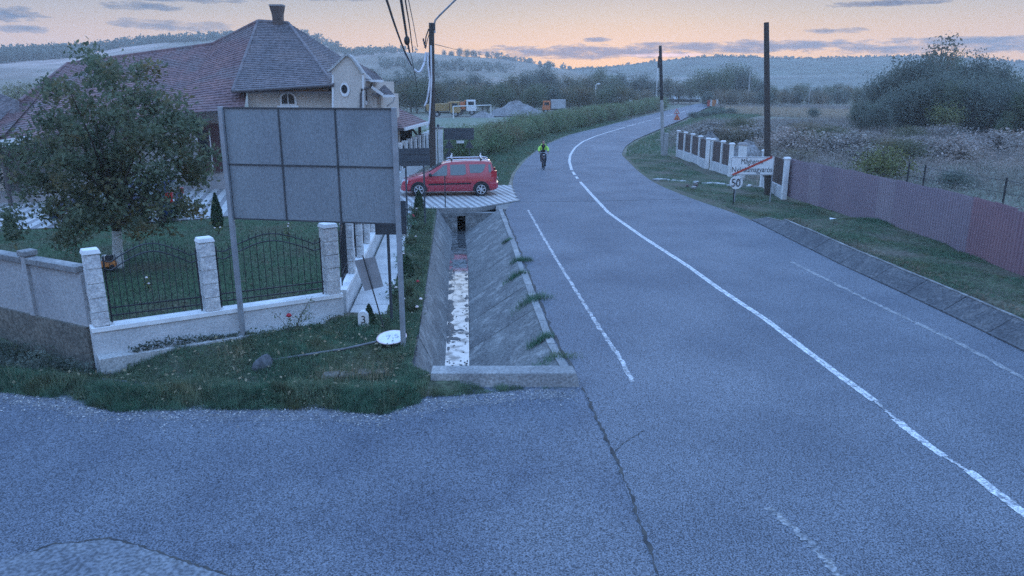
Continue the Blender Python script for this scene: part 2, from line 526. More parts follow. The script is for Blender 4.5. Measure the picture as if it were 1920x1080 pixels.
def np_mesh(name, verts, nper, m):
    "verts (N, nper, 3): N separate faces of nper corners"
    N = len(verts)
    me = bpy.data.meshes.new(name)
    me.vertices.add(N * nper)
    me.vertices.foreach_set('co', np.ascontiguousarray(verts, dtype=np.float32).ravel())
    me.loops.add(N * nper)
    me.loops.foreach_set('vertex_index', np.arange(N * nper, dtype=np.int32))
    me.polygons.add(N)
    me.polygons.foreach_set('loop_start', np.arange(0, N * nper, nper, dtype=np.int32))
    me.polygons.foreach_set('loop_total', np.full(N, nper, dtype=np.int32))
    me.materials.append(m)
    me.update(calc_edges=True)
    return me
def unit(a):
    return a / (np.linalg.norm(a, axis=-1, keepdims=True) + 1e-9)
def leaves(P, size, rng, up=.4, aspect=.55):
    n = len(P)
    d = unit(rng.normal(size=(n, 3)))
    nrm = unit(rng.normal(size=(n, 3)) + np.array([0, 0, up]))
    d = unit(d - nrm * np.sum(d * nrm, 1, keepdims=True))
    s_ = np.cross(nrm, d)
    L = size * rng.uniform(.6, 1.35, (n, 1))
    Q = np.empty((n, 4, 3))
    Q[:, 0] = P - d * L * .5
    Q[:, 1] = P + s_ * L * aspect * .5 + nrm * L * .06
    Q[:, 2] = P + d * L * .5 - nrm * L * .08
    Q[:, 3] = P - s_ * L * aspect * .5 + nrm * L * .06
    return Q
def blades(P, h, w, rng, lean=.45):
    n = len(P)
    t = rng.uniform(0, 2 * np.pi, n)
    hh = h * rng.uniform(.45, 1.3, n)
    ww = w * rng.uniform(.6, 1.4, n)
    sx_ = np.stack([np.cos(t), np.sin(t), np.zeros(n)], 1)
    t2 = rng.uniform(0, 2 * np.pi, n)
    ln = np.stack([np.cos(t2), np.sin(t2), np.zeros(n)], 1) * (hh * lean * rng.uniform(0, 1, n))[:, None]
    T = np.empty((n, 3, 3))
    T[:, 0] = P - sx_ * ww[:, None] * .5
    T[:, 1] = P + sx_ * ww[:, None] * .5
    T[:, 2] = P + ln + np.array([0, 0, 1]) * hh[:, None]
    return T
def in_poly(pts, poly):
    x, y = pts[:, 0], pts[:, 1]
    ins = np.zeros(len(pts), bool)
    n = len(poly)
    for i in range(n):
        x1, y1 = poly[i][:2]
        x2, y2 = poly[(i + 1) % n][:2]
        c = ((y1 > y) != (y2 > y))
        with np.errstate(divide='ignore', invalid='ignore'):
            xi = (x2 - x1) * (y - y1) / (y2 - y1 + 1e-12) + x1
        ins ^= c & (x < xi)
    return ins
def scatter(poly, n, rng, near=None):
    a = np.array([q[:2] for q in poly])
    lo, hi = a.min(0), a.max(0)
    out = []
    tot = 0
    while tot < n:
        p = rng.uniform(lo, hi, (n * 2, 2))
        p = p[in_poly(p, poly)]
        if near:                       # thin out with distance from the camera
            p = p[rng.uniform(0, 1, len(p)) < np.minimum(1, (near / p[:, 1]) ** 1.5)]
        out.append(p)
        tot += len(p)
    return np.concatenate(out)[:n]
def vnoise(x, y, s, seed=0):
    "cheap smooth noise for heights, -1..1"
    return (np.sin(x * s * 1.3 + seed) * np.cos(y * s * 1.1 - seed * 2) + np.sin(x * s * 2.7 + y * s * 1.9 + seed * 3) * .5) / 1.5
def stuff(name, me, label, cat, parent=None):
    o = put(name, me, parent)
    o['kind'] = 'stuff'
    if parent is None:
        tag(o, label, cat)
    return o

def sheet(name, poly, z, m, kind='structure', parent=None):
    bm = bmesh.new()
    vs = [bm.verts.new((p[0], p[1], z)) for p in poly]
    es = [bm.edges.new((vs[i], vs[(i + 1) % len(vs)])) for i in range(len(vs))]
    bmesh.ops.triangle_fill(bm, use_beauty=True, edges=es)
    for f in bm.faces:
        if f.normal.z < 0:
            f.normal_flip()
    me = bpy.data.meshes.new(name)
    bm.to_mesh(me)
    bm.free()
    me.materials.append(m)
    o = put(name, me, parent)
    if kind: o['kind'] = kind
    return o
def resample(pts, n):
    a = np.array([list(p)[:2] for p in pts], float)
    d = np.concatenate([[0], np.cumsum(np.linalg.norm(np.diff(a, axis=0), axis=1))])
    t = np.linspace(0, d[-1], n)
    return np.stack([np.interp(t, d, a[:, 0]), np.interp(t, d, a[:, 1])], 1)
def smooth_line(pts, n, k=3):
    a = resample(pts, n)
    for _ in range(k):
        b = a.copy()
        b[1:-1] = (a[:-2] + 2 * a[1:-1] + a[2:]) / 4
        a = b
    return a
def ribbon(name, pts, w, z, m, n=60, kind='structure', jit=0.0, parent=None, k=3, off=0.0):
    a = smooth_line(pts, n, k)
    t = np.gradient(a, axis=0)
    t /= np.linalg.norm(t, axis=1, keepdims=True) + 1e-9
    nn = np.stack([-t[:, 1], t[:, 0]], 1)
    a = a + nn * off
    mb = MB()
    vs, fs = [], []
    for i in range(n):
        ww = w / 2 * (1 + jit * rnd.uniform(-1, 1))
        o_ = nn[i] * ww
        s_ = nn[i] * (jit * w * rnd.uniform(-.8, .8))
        vs += [(a[i, 0] - o_[0] + s_[0], a[i, 1] - o_[1] + s_[1], z), (a[i, 0] + o_[0] + s_[0], a[i, 1] + o_[1] + s_[1], z)]
    for i in range(n - 1):
        fs.append((2 * i, 2 * i + 2, 2 * i + 3, 2 * i + 1))
    o = mb.add(vs, fs).build(name, m, parent)
    if kind: o['kind'] = kind
    return o
def strip(name, A, B, z, m, n=240):
    a, b = smooth_line(A, n, 2), smooth_line(B, n, 2)
    vs, fs = [], []
    K = 6
    for i in range(n):
        for k in range(K + 1):
            q = a[i] + (b[i] - a[i]) * k / K
            vs.append((q[0], q[1], z))
    for i in range(n - 1):
        for k in range(K):
            p = i * (K + 1) + k
            fs.append((p, p + 1, p + K + 2, p + K + 1))
    o = MB().add(vs, fs).build(name, m)
    o['kind'] = 'structure'
    return o
def interp(x, tab):
    return float(np.interp(x, [t[0] for t in tab], [t[1] for t in tab]))

def text_mesh(body, size, m, name='lettering', spacing=1.0):
    cu = bpy.data.curves.new(name, 'FONT')
    cu.body = body
    cu.size = size
    cu.align_x = 'CENTER'
    cu.align_y = 'CENTER'
    cu.space_character = spacing
    cu.extrude = .002
    o = bpy.data.objects.new(name, cu)
    COL.objects.link(o)
    dg = bpy.context.evaluated_depsgraph_get()
    me = bpy.data.meshes.new_from_object(o.evaluated_get(dg))
    bpy.data.objects.remove(o)
    bpy.data.curves.remove(cu)
    me.materials.clear()
    me.materials.append(m)
    return me

# ------------------------------------------------------------------ ground
LT = [(-1.78, 12.6), (-1.92, 14.5), (-2.35, 20.5), (-3.06, 30.4), (-3.15, 31.5)]
RT = [(.95, 12.6), (.72, 14.2), (.27, 19.8), (-.12, 25.5), (-.56, 31.05), (-.58, 31.5)]
LB = [(-1.32, 12.6), (-1.45, 15.6), (-2.13, 25.2), (-2.5, 31.5)]
RB = [(-.82, 12.6), (-.99, 15.6), (-1.57, 25.2), (-2.07, 31.5)]
ZB = -1.05
def tabx(tab, y):
    return np.interp(y, [t[1] for t in tab], [t[0] for t in tab])
def axis(parts):
    return np.unique(np.concatenate([np.linspace(*p) for p in parts]))
gx = axis([(-1900, -200, 14), (-200, -40, 17), (-40, -12, 15), (-12, 14, 53), (14, 60, 24), (60, 200, 15), (200, 1900, 14)])
gy = axis([(-150, 0, 6), (0, 10, 8), (10, 34, 61), (34, 120, 44), (120, 400, 22), (400, 1130, 16)])
XX, YY = np.meshgrid(gx, gy)
ZZ = np.full(XX.shape, -.06)
und = vnoise(XX, YY, .02, 2) * .25 + vnoise(XX, YY, .007, 5) * .4
ZZ += np.where((YY > 70), np.minimum((YY - 70) / 150, 1) * (und - .45), 0)
near = (XX > tabx(LT, YY) - .15) & (XX < tabx(RT, YY) + .15) & (YY > 12.0) & (YY < 37)
ZZ[near] = -1.45
vz = (XX < -.9) & (XX > -16) & (YY > 10.5) & (YY < 16.6)
ZZ[vz] = -1.3
def grid_mesh(name, XX, YY, ZZ, m, mask=None, smooth=True):
    ny, nx = XX.shape
    vs = np.stack([XX, YY, ZZ], -1).reshape(-1, 3)
    i, j = np.meshgrid(np.arange(nx - 1), np.arange(ny - 1))
    a = (j * nx + i)
    if mask is not None:
        a = a[mask[:-1, :-1] & mask[1:, 1:] & mask[1:, :-1] & mask[:-1, 1:]]
    a = a.ravel()
    q = np.stack([a, a + 1, a + nx + 1, a + nx], 1)
    me = bpy.data.meshes.new(name)
    me.from_pydata(vs.tolist(), [], q.tolist())
    if smooth:
        me.polygons.foreach_set('use_smooth', [True] * len(me.polygons))
    me.materials.append(m)
    me.update()
    return me
put('ground', grid_mesh('ground', XX, YY, ZZ, FIELD))['kind'] = 'structure'

RL = [(1.60, -8), (1.57, 6.9), (1.45, 9.67), (1.25, 12.04), (1.05, 13.0), (.86, 14.2), (.42, 19.8), (.03, 25.5), (-.40, 31.0), (-.15, 32.4), (.25, 33.9),
      (0, 39.8), (.16, 44.8), (.94, 53.0), (2.19, 62.1), (3.72, 70.5), (6.28, 81.5), (10.5, 93.9), (19.5, 121.5), (35, 168), (59, 237), (100, 345)]
RR = [(10.5, -8), (10.3, 8), (10.09, 13.9), (9.95, 17.2), (9.64, 21.0), (9.3, 29.7), (8.26, 34.9), (7.67, 39.8), (7.7, 46), (7.9, 49.4), (8.28, 57.3),
      (9.68, 64.9), (11.85, 73.3), (18.5, 93.9), (25.1, 114), (45.6, 180), (64.5, 237), (107, 345)]
strip('road', RL, RR, 0.0, ASPH, 320)
VE = [(-40, 18.5), (-24, 15.2), (-14, 13.05), (-8.77, 11.88), (-7.72, 11.65), (-6.37, 11.12), (-4.86, 11.2), (-3.13, 11.2), (-2.05, 11.0), (-1.42, 11.5), (-.55, 11.85), (1.25, 12.0)]
sheet('side_road', [(1.7, -8), (1.66, 6.9), (1.54, 9.67), (1.34, 12.04), (1.2, 12.6), (-.55, 12.6), (-2, 11.9), (-6, 12.2), (-9, 12.9), (-14, 14.2), (-24, 16.5), (-40, 19.6), (-60, 22), (-60, -8)], -.006, ASPH2)
ribbon('road_seam', [G(1093, 726), G(1122, 790), G(1150, 850), G(1178, 915), G(1200, 980), G(1222, 1040), G(1240, 1085), (1.6, 5, 0)], .035, .004, CRACK, 90, jit=.8, k=1)
ribbon('road_seam', [G(1150, 850), G(1168, 832), G(1190, 818), G(1210, 806)], .012, .0045, CRACK, 24, jit=.9, k=1)
ribbon('roadside_grit', [(-8.9, 11.8), (-7.7, 11.5), (-6.4, 10.95), (-4.9, 10.98), (-3.1, 10.98), (-2, 10.85), (-1.2, 11.4), (0, 11.75), (1.1, 11.9)], .45, -.0035, GRIT, 160, jit=.08, k=2)
sheet('concrete_patch', [G(-40, 1060), G(60, 1035), G(100, 1020), G(150, 1018), G(205, 1010), G(260, 1024), G(330, 1048), G(430, 1082), G(500, 1110), G(300, 1160), G(-40, 1160)], .006, PATCH)
ribbon('road_seam', [G(60, 1035), G(100, 1020), G(150, 1017), G(205, 1009), G(260, 1023), G(330, 1047), G(440, 1084)], .022, .009, CRACK, 60, jit=.8, k=0)
# painted lines
CEN = [G(1640, 752), (5.95, 12.4, 0), (5.80, 14.3, 0), G(1440, 602), (5.35, 18.6, 0), G(1290, 499), (4.52, 25.5, 0), G(1140, 398), G(1103, 358), G(1088, 341)]
ribbon('centre_line', CEN, .066, .004, PAINT, 220, jit=.10, off=.042)
ribbon('centre_line', CEN, .066, .004, PAINT, 220, jit=.10, off=-.042)
ribbon('centre_line', CEN, .030, .0025, THIN, 220)
ribbon('centre_line', [G(1678, 786), G(1725, 823), G(1770, 856)], .13, .004, PAINT, 24, jit=.12)
ribbon('centre_line', [G(1770, 856), G(1816, 884)], .06, .0065, THIN, 16, jit=.3)
ribbon('centre_line', [G(1815, 882), G(1870, 925), G(1922, 964), (6.35, 6.5, 0)], .14, .004, PAINT, 40, jit=.08)
ribbon('centre_line', [G(1636, 748), G(1682, 789)], .055, .0065, THIN, 24, jit=.4)
ribbon('centre_line', [G(1083, 335), G(1080, 331)], .15, .004, PAINT, 4)
ribbon('centre_line', [G(1078, 328), G(1074, 322)], .15, .004, PAINT, 4)
ribbon('centre_line', [G(1072, 319), G(1067.5, 303), G(1069, 291), G(1078, 277), G(1092, 266), G(1115, 256), G(1143, 247), G(1172, 238.5)], .17, .004, PAINT, 90)
for a, b in (((1176, 237), (1193, 232.5)), ((1197, 231.3), (1209, 228.3)), ((1212, 227.3), (1223, 224.6)), ((1230, 222.8), (1242, 219.8)), ((1250, 217.5), (1262, 214.2)), ((1275, 211), (1290, 207.2))):
    ribbon('centre_line', [G(*a), G(*b)], .17, .004, PAINT, 8)
ribbon('edge_line', [G(1187, 717), G(1160, 668), G(1120, 609), G(1080, 546), G(1040, 481), G(1012, 433), G(990, 394)], .088, .004, THIN, 160, jit=.22)
ribbon('edge_line', [(9.2, 8, 0), (9.18, 12.5, 0), (9.1, 14.5, 0), (8.72, 17.4, 0), (8.3, 21.7, 0)], .13, .004, WORN, 100, jit=.2)
ribbon('worn_marking', [G(1438, 952), G(1480, 985), G(1520, 1018), G(1560, 1062), G(1580, 1085)], .09, .004, WORN, 40, jit=.6, k=1)
ribbon('road_seam', [(-.1, 33.4, 0), (3.2, 33.7, 0), (7.9, 34.3, 0)], .04, .004, CRACK, 40, jit=.6)

# verge between side road and garden wall
def yedge(x):
    return np.interp(x, [v[0] for v in VE], [v[1] for v in VE]) + .07 * np.sin(np.asarray(x) * 5.3) * np.sin(np.asarray(x) * 1.9 + 1) + .04 * np.sin(np.asarray(x) * 13.1)
WALLL = [(-10.75, 14.62), (-7.69, 13.06)]
def vh(x, y):
    d = y - yedge(x)
    s = np.clip(d / .45, 0, 1)
    s = s * s * (3 - 2 * s)
    h = -.05 + s * .15 + vnoise(x, y, 2.2, 1) * .03 * s + vnoise(x, y, 5.5, 4) * .015 * s
    dip = np.exp(-((d - 1.35) / .55) ** 2) * np.clip((-1.9 - x) / .5, 0, 1) * np.clip((x + 13) / 3, 0, 1)
    h = h - dip * (.17 + .05 * vnoise(x, y, 1.1, 3))
    h = h + np.clip((d - 1.7) / .6, 0, 1) * np.clip((-2.6 - x) / 2, 0, 1) * .03
    return h
vx = np.linspace(-22, -.9, 150)
vy = np.linspace(10.3, 19.5, 84)
XX, YY = np.meshgrid(vx, vy)
ZZ = vh(XX, YY)
wl = np.interp(XX, [-40, -10.75, -7.69, -3.8, -2.85, -1.9, 0], [30, 14.9, 13.35, 16.2, 16.15, 16.2, 16.2])
msk = (YY > yedge(XX) - .25) & (YY < wl) & ((XX < tabx(LT, YY) + .02) | (YY < 12.2))
put('verge', grid_mesh('verge', XX, YY, ZZ, SOIL, msk))['kind'] = 'structure'
# flower strip along the ditch
A = [(-2.83, 15.9), (-2.95, 18), (-3.4, 23), (-3.95, 28), (-4.2, 31.2)]
strip('flower_bed', A, [(tabx(LT, y) - .02, y) for y in (15.9, 20, 25, 31.2)], .035, SOIL, 40)
# garden lawn and the rest of the yard
sheet('lawn', [(-7.6, 13.3), (-3.95, 16.1), (-4.6, 25.9), (-5.1, 31.3), (-9.5, 30.6), (-12.0, 28.6), (-15, 27.3), (-20, 25.6), (-40, 22), (-40, 20), (-20, 17.5), (-10.6, 14.8)], .05, LAWN)
sheet('pitch', [(-30, 62), (-1.2, 62), (.2, 70), (3, 84), (6, 100), (9, 126), (-40, 124)], -.02, PITCH)
# grass banks right of the road
def zr(x, y):
    e = np.interp(y, [t[1] for t in RR], [t[0] for t in RR])
    k = np.clip((x - e - .1) / .75, 0, 1) * np.clip((28.6 - y) / 1.8, 0, 1)
    return -.03 + .36 * k + np.clip((x - e - .2) / 1.5, 0, 1) * (.06 + vnoise(x, y, .9, 6) * .045 + vnoise(x, y, 3.1, 2) * .02)
bx = np.linspace(7.4, 16.5, 92)
by = np.linspace(4, 58, 200)
XX, YY = np.meshgrid(bx, by)
e_ = np.interp(YY, [t[1] for t in RR], [t[0] for t in RR])
ko = np.where(YY < 28.4, .62, -.12)
put('grass_bank', grid_mesh('grass_bank', XX, YY, zr(XX, YY), SOIL, (XX > e_ + ko)))['kind'] = 'structure'

# ------------------------------------------------------------------ ditch
def ditch_side(name, T, B, zt, n, m, label):
    root = thing(name, label, 'ditch lining', (0, 0, 0))
    ys = np.linspace(12.62, 31.45, n + 1)
    for i in range(n):
        y0, y1 = ys[i] + .012, ys[i + 1] - .012
        j = rnd.uniform(-.012, .012)
        q = [(tabx(T, y0), y0, zt + j), (tabx(T, y1), y1, zt + j), (tabx(B, y1), y1, ZB), (tabx(B, y0), y0, ZB)]
        qq = [Vector(a) for a in q]
        nn = (qq[1] - qq[0]).cross(qq[3] - qq[0]).normalized() * .1
        if nn.z > 0:
            nn = -nn
        MB().prism(q, nn).build('lining_slab', m, root)
    return root
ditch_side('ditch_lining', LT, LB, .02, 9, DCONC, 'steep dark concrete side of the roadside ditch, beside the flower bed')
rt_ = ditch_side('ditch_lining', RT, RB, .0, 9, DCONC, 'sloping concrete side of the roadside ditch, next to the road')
o = strip('ditch_floor', [(x - .06, y) for x, y in LB], [(x + .06, y) for x, y in RB], ZB + .03, DARKC, 30)
o = strip('ditch_water', [(x - .04, y) for x, y in LB], [(x + .04, y) for x, y in RB], ZB + .07, WATER, 30)
# ledge of lean concrete between ditch and road
root = thing('ditch_ledge', 'low cracked concrete ledge between the ditch and the road', 'ledge')
ys = np.linspace(12.75, 31.2, 13)
for i in range(12):
    y0, y1 = ys[i] + .015, ys[i + 1] - .015
    w_ = .17 + rnd.uniform(-.03, .03)
    h_ = .03 + rnd.uniform(-.01, .02)
    x0, x1 = tabx(RT, y0), tabx(RT, y1)
    MB().hexa([(x0, y0, -.1), (x0 + w_, y0, -.1), (x1 + w_, y1, -.1), (x1, y1, -.1)], [(x0, y0, h_), (x0 + w_, y0, h_ * .8), (x1 + w_, y1, h_ * .8), (x1, y1, h_)]).build('ledge_block', CONC, root, bevel=.012)
ribbon('road_seam', [(x + .215, y, 0) for x, y in RT], .05, .006, CRACK, 90, jit=.7, k=1)
def lump(mb, c, r, seed, n=14, m=7, flat=.8):
    rg = random.Random(seed)
    k = len(mb.v)
    mb.ball(c, (r, r, r * flat), n, m)
    for i in range(k, len(mb.v)):
        q = mb.v[i]
        s_ = 1 + .22 * math.sin(q[0] / r * 3.1 + seed) * math.cos(q[1] / r * 2.7 + seed * 2) + .06 * rg.uniform(-1, 1)
        mb.v[i] = tuple(c[a] + (q[a] - c[a]) * s_ for a in range(3))
    return mb
root = thing('silt_bank', 'wet mud bank lying across the ditch water near the near end', 'mud')
mb = MB()
for i in range(86):
    if i < 26:
        p = G(rnd.gauss(852, 9), rnd.gauss(628, 9), ZB + .06)
        r_ = rnd.uniform(.05, .13)
    elif i < 62:
        y_ = rnd.uniform(12.9, 27)
        p = Vector((float(tabx(LB, y_)) + .02, y_, ZB + .06))
        r_ = rnd.uniform(.06, .17)
    else:
        y_ = rnd.uniform(12.8, 24)
        p = Vector((float(tabx(RB, y_)) - .01, y_, ZB + .06))
        r_ = rnd.uniform(.04, .09)
    k0 = len(mb.v)
    lump(mb, (p.x, p.y, p.z), r_ * rnd.uniform(.5, 1.0), i, 10, 6, .22)
    sy_ = rnd.uniform(1.0, 4.5) if i >= 26 else rnd.uniform(.6, 1.2)
    for q_ in range(k0, len(mb.v)):
        a_ = mb.v[q_]
        mb.v[q_] = (a_[0], p.y + (a_[1] - p.y) * sy_, a_[2])
mb.build('mud', MUD, root, smooth=True)['kind'] = 'stuff'
pts = []
for i in range(260):
    y = NR.uniform(13, 30) if i % 3 else NR.uniform(13, 16)
    x0, x1 = tabx(LB, y), tabx(RB, y)
    t = NR.uniform(0, 1)
    t = t * t * .5 if i % 2 else 1 - t * t * .4
    pts.append((x0 + (x1 - x0) * t, y, ZB + .075))
stuff('ditch_debris', np_mesh('ditch_debris', leaves(np.array(pts), .07, NR, up=9), 4, CRACK), 'dead leaves and scraps floating on the ditch water', 'leaf litter')
# headwall at the near end
root = thing('headwall', 'weathered concrete headwall closing the near end of the ditch', 'concrete wall')
MB().box((-.12, 12.33, -.55), (2.55, .26, 1.05)).build('wall_face', DARKC, root)
mb = MB()
a0, a1, yb, yf = -1.42, 1.18, 12.52, 12.10
mb.hexa([(a0, yf, -.03), (a1, yf, -.03), (a1 + .02, yb, -.03), (a0, yb, -.03)], [(a0, yf + .05, .24), (a1 - .06, yf + .05, .24), (a1 - .10, yb, .24), (a0, yb, .24)])
mb.build('coping_beam', CONC, root, bevel=.02)
# culvert end wall under the drive
root = thing('culvert_wall', 'concrete end wall with a square dark opening under the driveway', 'concrete wall')
ya = 31.42
pxa, pxb = V(849, 0, ya).x, V(866, 0, ya).x
za, zb_ = V(0, 432, ya).z, V(0, 405, ya).z
pl = lambda x0, x1, z0, z1, y0=ya, y1=31.75: MB().box(((x0 + x1) / 2, (y0 + y1) / 2, (z0 + z1) / 2), (x1 - x0, y1 - y0, z1 - z0))
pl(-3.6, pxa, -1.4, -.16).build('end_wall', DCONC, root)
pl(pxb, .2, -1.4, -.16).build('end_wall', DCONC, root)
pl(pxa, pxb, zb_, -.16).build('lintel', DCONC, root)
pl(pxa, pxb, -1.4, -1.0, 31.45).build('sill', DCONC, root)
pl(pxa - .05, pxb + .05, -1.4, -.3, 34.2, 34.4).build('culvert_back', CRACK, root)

MB().box((.06, 33.8, -.72), (1.5, 4.6, 1.4)).build('abutment', DCONC, root)
# driveway deck
DRV = [G(742, 393), G(893, 391), G(974, 377), (.20, 34.4, 0), (-.05, 39.0, 0), (-6.4, 39.0, 0), (-6.9, 33.0, 0)]
root = thing('driveway', 'striped concrete paver driveway deck under the red car', 'driveway')
root['kind'] = 'structure'
MB().prism([(p[0], p[1], .03) for p in DRV], (0, 0, -.2)).build('deck_slab', CONC, root)
def paver_rows(parent, poly, ang, z, pitch, lim):
    "rows of pavers running along a heading, clipped to a polygon"
    d = np.array([math.sin(ang), math.cos(ang)])
    nrm = np.array([d[1], -d[0]])
    pp = np.array([list(q)[:2] for q in poly])
    lo, hi = (pp @ nrm).min(), (pp @ nrm).max()
    for par, m in ((0, PAVEL), (1, PAVED)):
        mb = MB()
        k = 0
        s_ = lo
        while s_ < hi:
            wid = pitch * (.62 if k % 2 == 0 else .38)
            if k % 2 == par:
                c = s_ + wid / 2
                ts = []
                for i in range(len(pp)):
                    a, b = pp[i], pp[(i + 1) % len(pp)]
                    fa, fb = a @ nrm - c, b @ nrm - c
                    if (fa > 0) != (fb > 0):
                        q = a + (b - a) * fa / (fa - fb)
                        ts.append(q @ d)
                ts.sort()
                for t0, t1 in zip(ts[::2], ts[1::2]):
                    n_ = max(1, int((t1 - t0) / lim))
                    for i in range(n_):
                        u0, u1 = t0 + (t1 - t0) * i / n_ + .01, t0 + (t1 - t0) * (i + 1) / n_ - .01
                        q0, q1 = nrm * (s_ + .008), nrm * (s_ + wid - .008)
                        h = z + (.012 if par == 0 else .006) + rnd.uniform(-.003, .003)
                        cs = [d * u0 + q0, d * u0 + q1, d * u1 + q1, d * u1 + q0]
                        mb.hexa([(c_[0], c_[1], z - .03) for c_ in cs], [(c_[0], c_[1], h) for c_ in cs])
            s_ += wid
            k += 1
        o = mb.build('paver_rows', m, parent)
        o['kind'] = 'stuff'
paver_rows(root, [(p[0] + (.0 if i not in (0, 1) else 0), p[1] + (.03 if i in (0, 1, 2) else 0)) for i, p in enumerate(DRV)], R(-17), .035, .30, .8)
# yard paving by the house
YP = [(-5.4, 31.6), (-9.6, 30.9), (-12.1, 28.9), (-15.1, 27.6), (-20, 25.9), (-30, 23.2), (-34, 33), (-24, 34.4), (-16.5, 39.2), (-6.5, 39.2), (-6.95, 33)]
root = thing('yard_paving', 'striped pale and dark paving of the house yard', 'paving')
root['kind'] = 'structure'
sheet('paving_bed', YP, .03, CONC, kind=None, parent=root)
paver_rows(root, YP, R(-15), .035, .50, 1.2)

# ------------------------------------------------------------------ sidewalk slabs
root = thing('sidewalk', 'row of pale concrete slabs along the garden fence', 'sidewalk')
root['kind'] = 'structure'
ys = [15.75, 16.9, 17.85, 19.9, 22.0, 24.1, 26.2, 28.3, 30.6]
def fx(y):
    return np.interp(y, [15.9, 25.8, 32], [-3.72, -4.50, -5.0])
for i in range(len(ys) - 1):
    y0, y1 = ys[i] + .02, ys[i + 1] - .02
    h = .075 + rnd.uniform(-.012, .012)
    MB().hexa([(fx(y0) + .06, y0, -.05), (fx(y0) + .92, y0, -.05), (fx(y1) + .88, y1, -.05), (fx(y1) + .06, y1, -.05)],
              [(fx(y0) + .06, y0, h), (fx(y0) + .92, y0, h), (fx(y1) + .88, y1, h + .006), (fx(y1) + .06, y1, h + .006)]).build('slab', SLAB, root, bevel=.012)

# ------------------------------------------------------------------ sloped kerb on the right
root = thing('sloped_kerb', 'sloping concrete kerb slabs along the right edge of the road', 'kerb')
ys = [5.5, 7.6, 9.6, 11.5, 13.3, 15.0, 16.6, 18.1, 19.6, 21.4, 23.3, 25.2, 27.0, 28.8]
for i in range(len(ys) - 1):
    y0, y1 = ys[i] + .012, ys[i + 1] - .012
    e0, e1 = [np.interp(y, [t[1] for t in RR], [t[0] for t in RR]) for y in (y0, y1)]
    t_ = .35 if i < 12 else .24
    w_ = .52 + rnd.uniform(-.02, .02)
    z1_ = t_ + rnd.uniform(-.012, .012)
    z2_ = z1_ if i < 12 else .1
    def sec(e, y, zt):
        return [(e, y, -.1), (e, y, .035), (e + .06, y, .045), (e + w_, y, zt), (e + w_ + .1, y, zt), (e + w_ + .1, y, -.1)]
    a, b = sec(e0, y0, z1_), sec(e1, y1, z2_)
    n = len(a)
    mb = MB().add(a + b, [tuple(range(n)), tuple(reversed(range(n, 2 * n)))] + [(k, (k + 1) % n, (k + 1) % n + n, k + n) for k in range(n)])
    mb.build('kerb_slab', KERB, root, bevel=.01)
    MB().bar((e0 + w_ + .05, y0, z1_ + .006), (e1 + w_ + .05, y1, z2_ + .006), .09, .03).build('kerb_edge', DCONC, root)

# ------------------------------------------------------------------ garden fence (front run, then the run along the ditch)
root = thing('garden_fence', 'white garden fence of block pillars and arched black iron panels on a low wall', 'fence')
FA, FB = Vector((-7.56, 13.16, 0)), Vector((-3.90, 15.95, 0))
fd = (FB - FA).normalized()
fn = Vector((fd.y, -fd.x, 0))                      # towards the camera
frz = math.atan2(fd.y, fd.x)
zcL, zcR = V(205, 603, 13.3).z, V(640, 549, 15.9).z
FL = (FB - FA).length
def fz(s):
    return zcL + (zcR - zcL) * s / FL
def fp(s, off=0.0, z=0.0):
    q = FA + fd * s + fn * off
    return (q.x, q.y, z)
def low_wall(p, q, z0, z1, th, nn, parent, zb0=-.55, zb1=-.3):
    a, b = Vector(p), Vector(q)
    o_ = Vector(nn) * (th / 2)
    def c(pt, z, k):
        w = pt + o_ * k
        return (w.x, w.y, z)
    MB().hexa([c(a, zb0, 1), c(b, zb1, 1), c(b, zb1, -1), c(a, zb0, -1)], [c(a, z0 - .10, 1), c(b, z1 - .10, 1), c(b, z1 - .10, -1), c(a, z0 - .10, -1)]).build('base_wall', WHITE, parent)
    MB().hexa([c(a, z0 - .10, 1.25), c(b, z1 - .10, 1.25), c(b, z1 - .10, -1.25), c(a, z0 - .10, -1.25)], [c(a, z0 - .01, 1.18), c(b, z1 - .01, 1.18), c(b, z1, -1), c(a, z0, -1)]).build('coping', COPE, parent, bevel=.008)
e = fd * .22
low_wall(FA - e, FB + fd * .10, zcL, zcR, .26, fn, root, -.7, -.35)
# lower footing strip in front of the wall
MB().hexa([fp(-.2, .13, -.7), fp(FL + .1, .13, -.4), fp(FL + .1, .36, -.4), fp(-.2, .33, -.7)],
          [fp(-.2, .13, .29), fp(FL + .1, .13, .12), fp(FL + .1, .36, .08), fp(-.2, .33, .25)]).build('footing', LCONC, root, bevel=.01)
BLOCKS = {}
def pillar(x, y, z0, z1, w, rz, parent, nb=5, cap=True):
    p = MB().box((x, y, (z0 + z1) / 2), (w * .93, w * .93, z1 - z0), rz).build('pillar', LCONC, parent)
    hb = (z1 - z0) / nb
    if 'b' not in BLOCKS:
        mb = MB().box((0, 0, 0), (1, 1, 1))
        BLOCKS['b'] = mb.mesh('block', STONE)
    for i in range(nb):
        b = put('block', BLOCKS['b'], p, True)
        k = 1 + rnd.uniform(-.03, .03)
        b.scale = (w * k, w * k, hb - .022)
        b.rotation_euler = (0, 0, rz)
        b.location = (x + rnd.uniform(-.004, .004), y + rnd.uniform(-.004, .004), z0 + hb * (i + .5))
    if cap:
        MB().box((x, y, z1 + .045), (w * 1.16, w * 1.16, .085), rz, .84).build('cap', COPE, p, bevel=.012).location = (0, 0, 0)
    return p
sL, sM, sR = -.04, V(391, 575, 14.5).x, 0
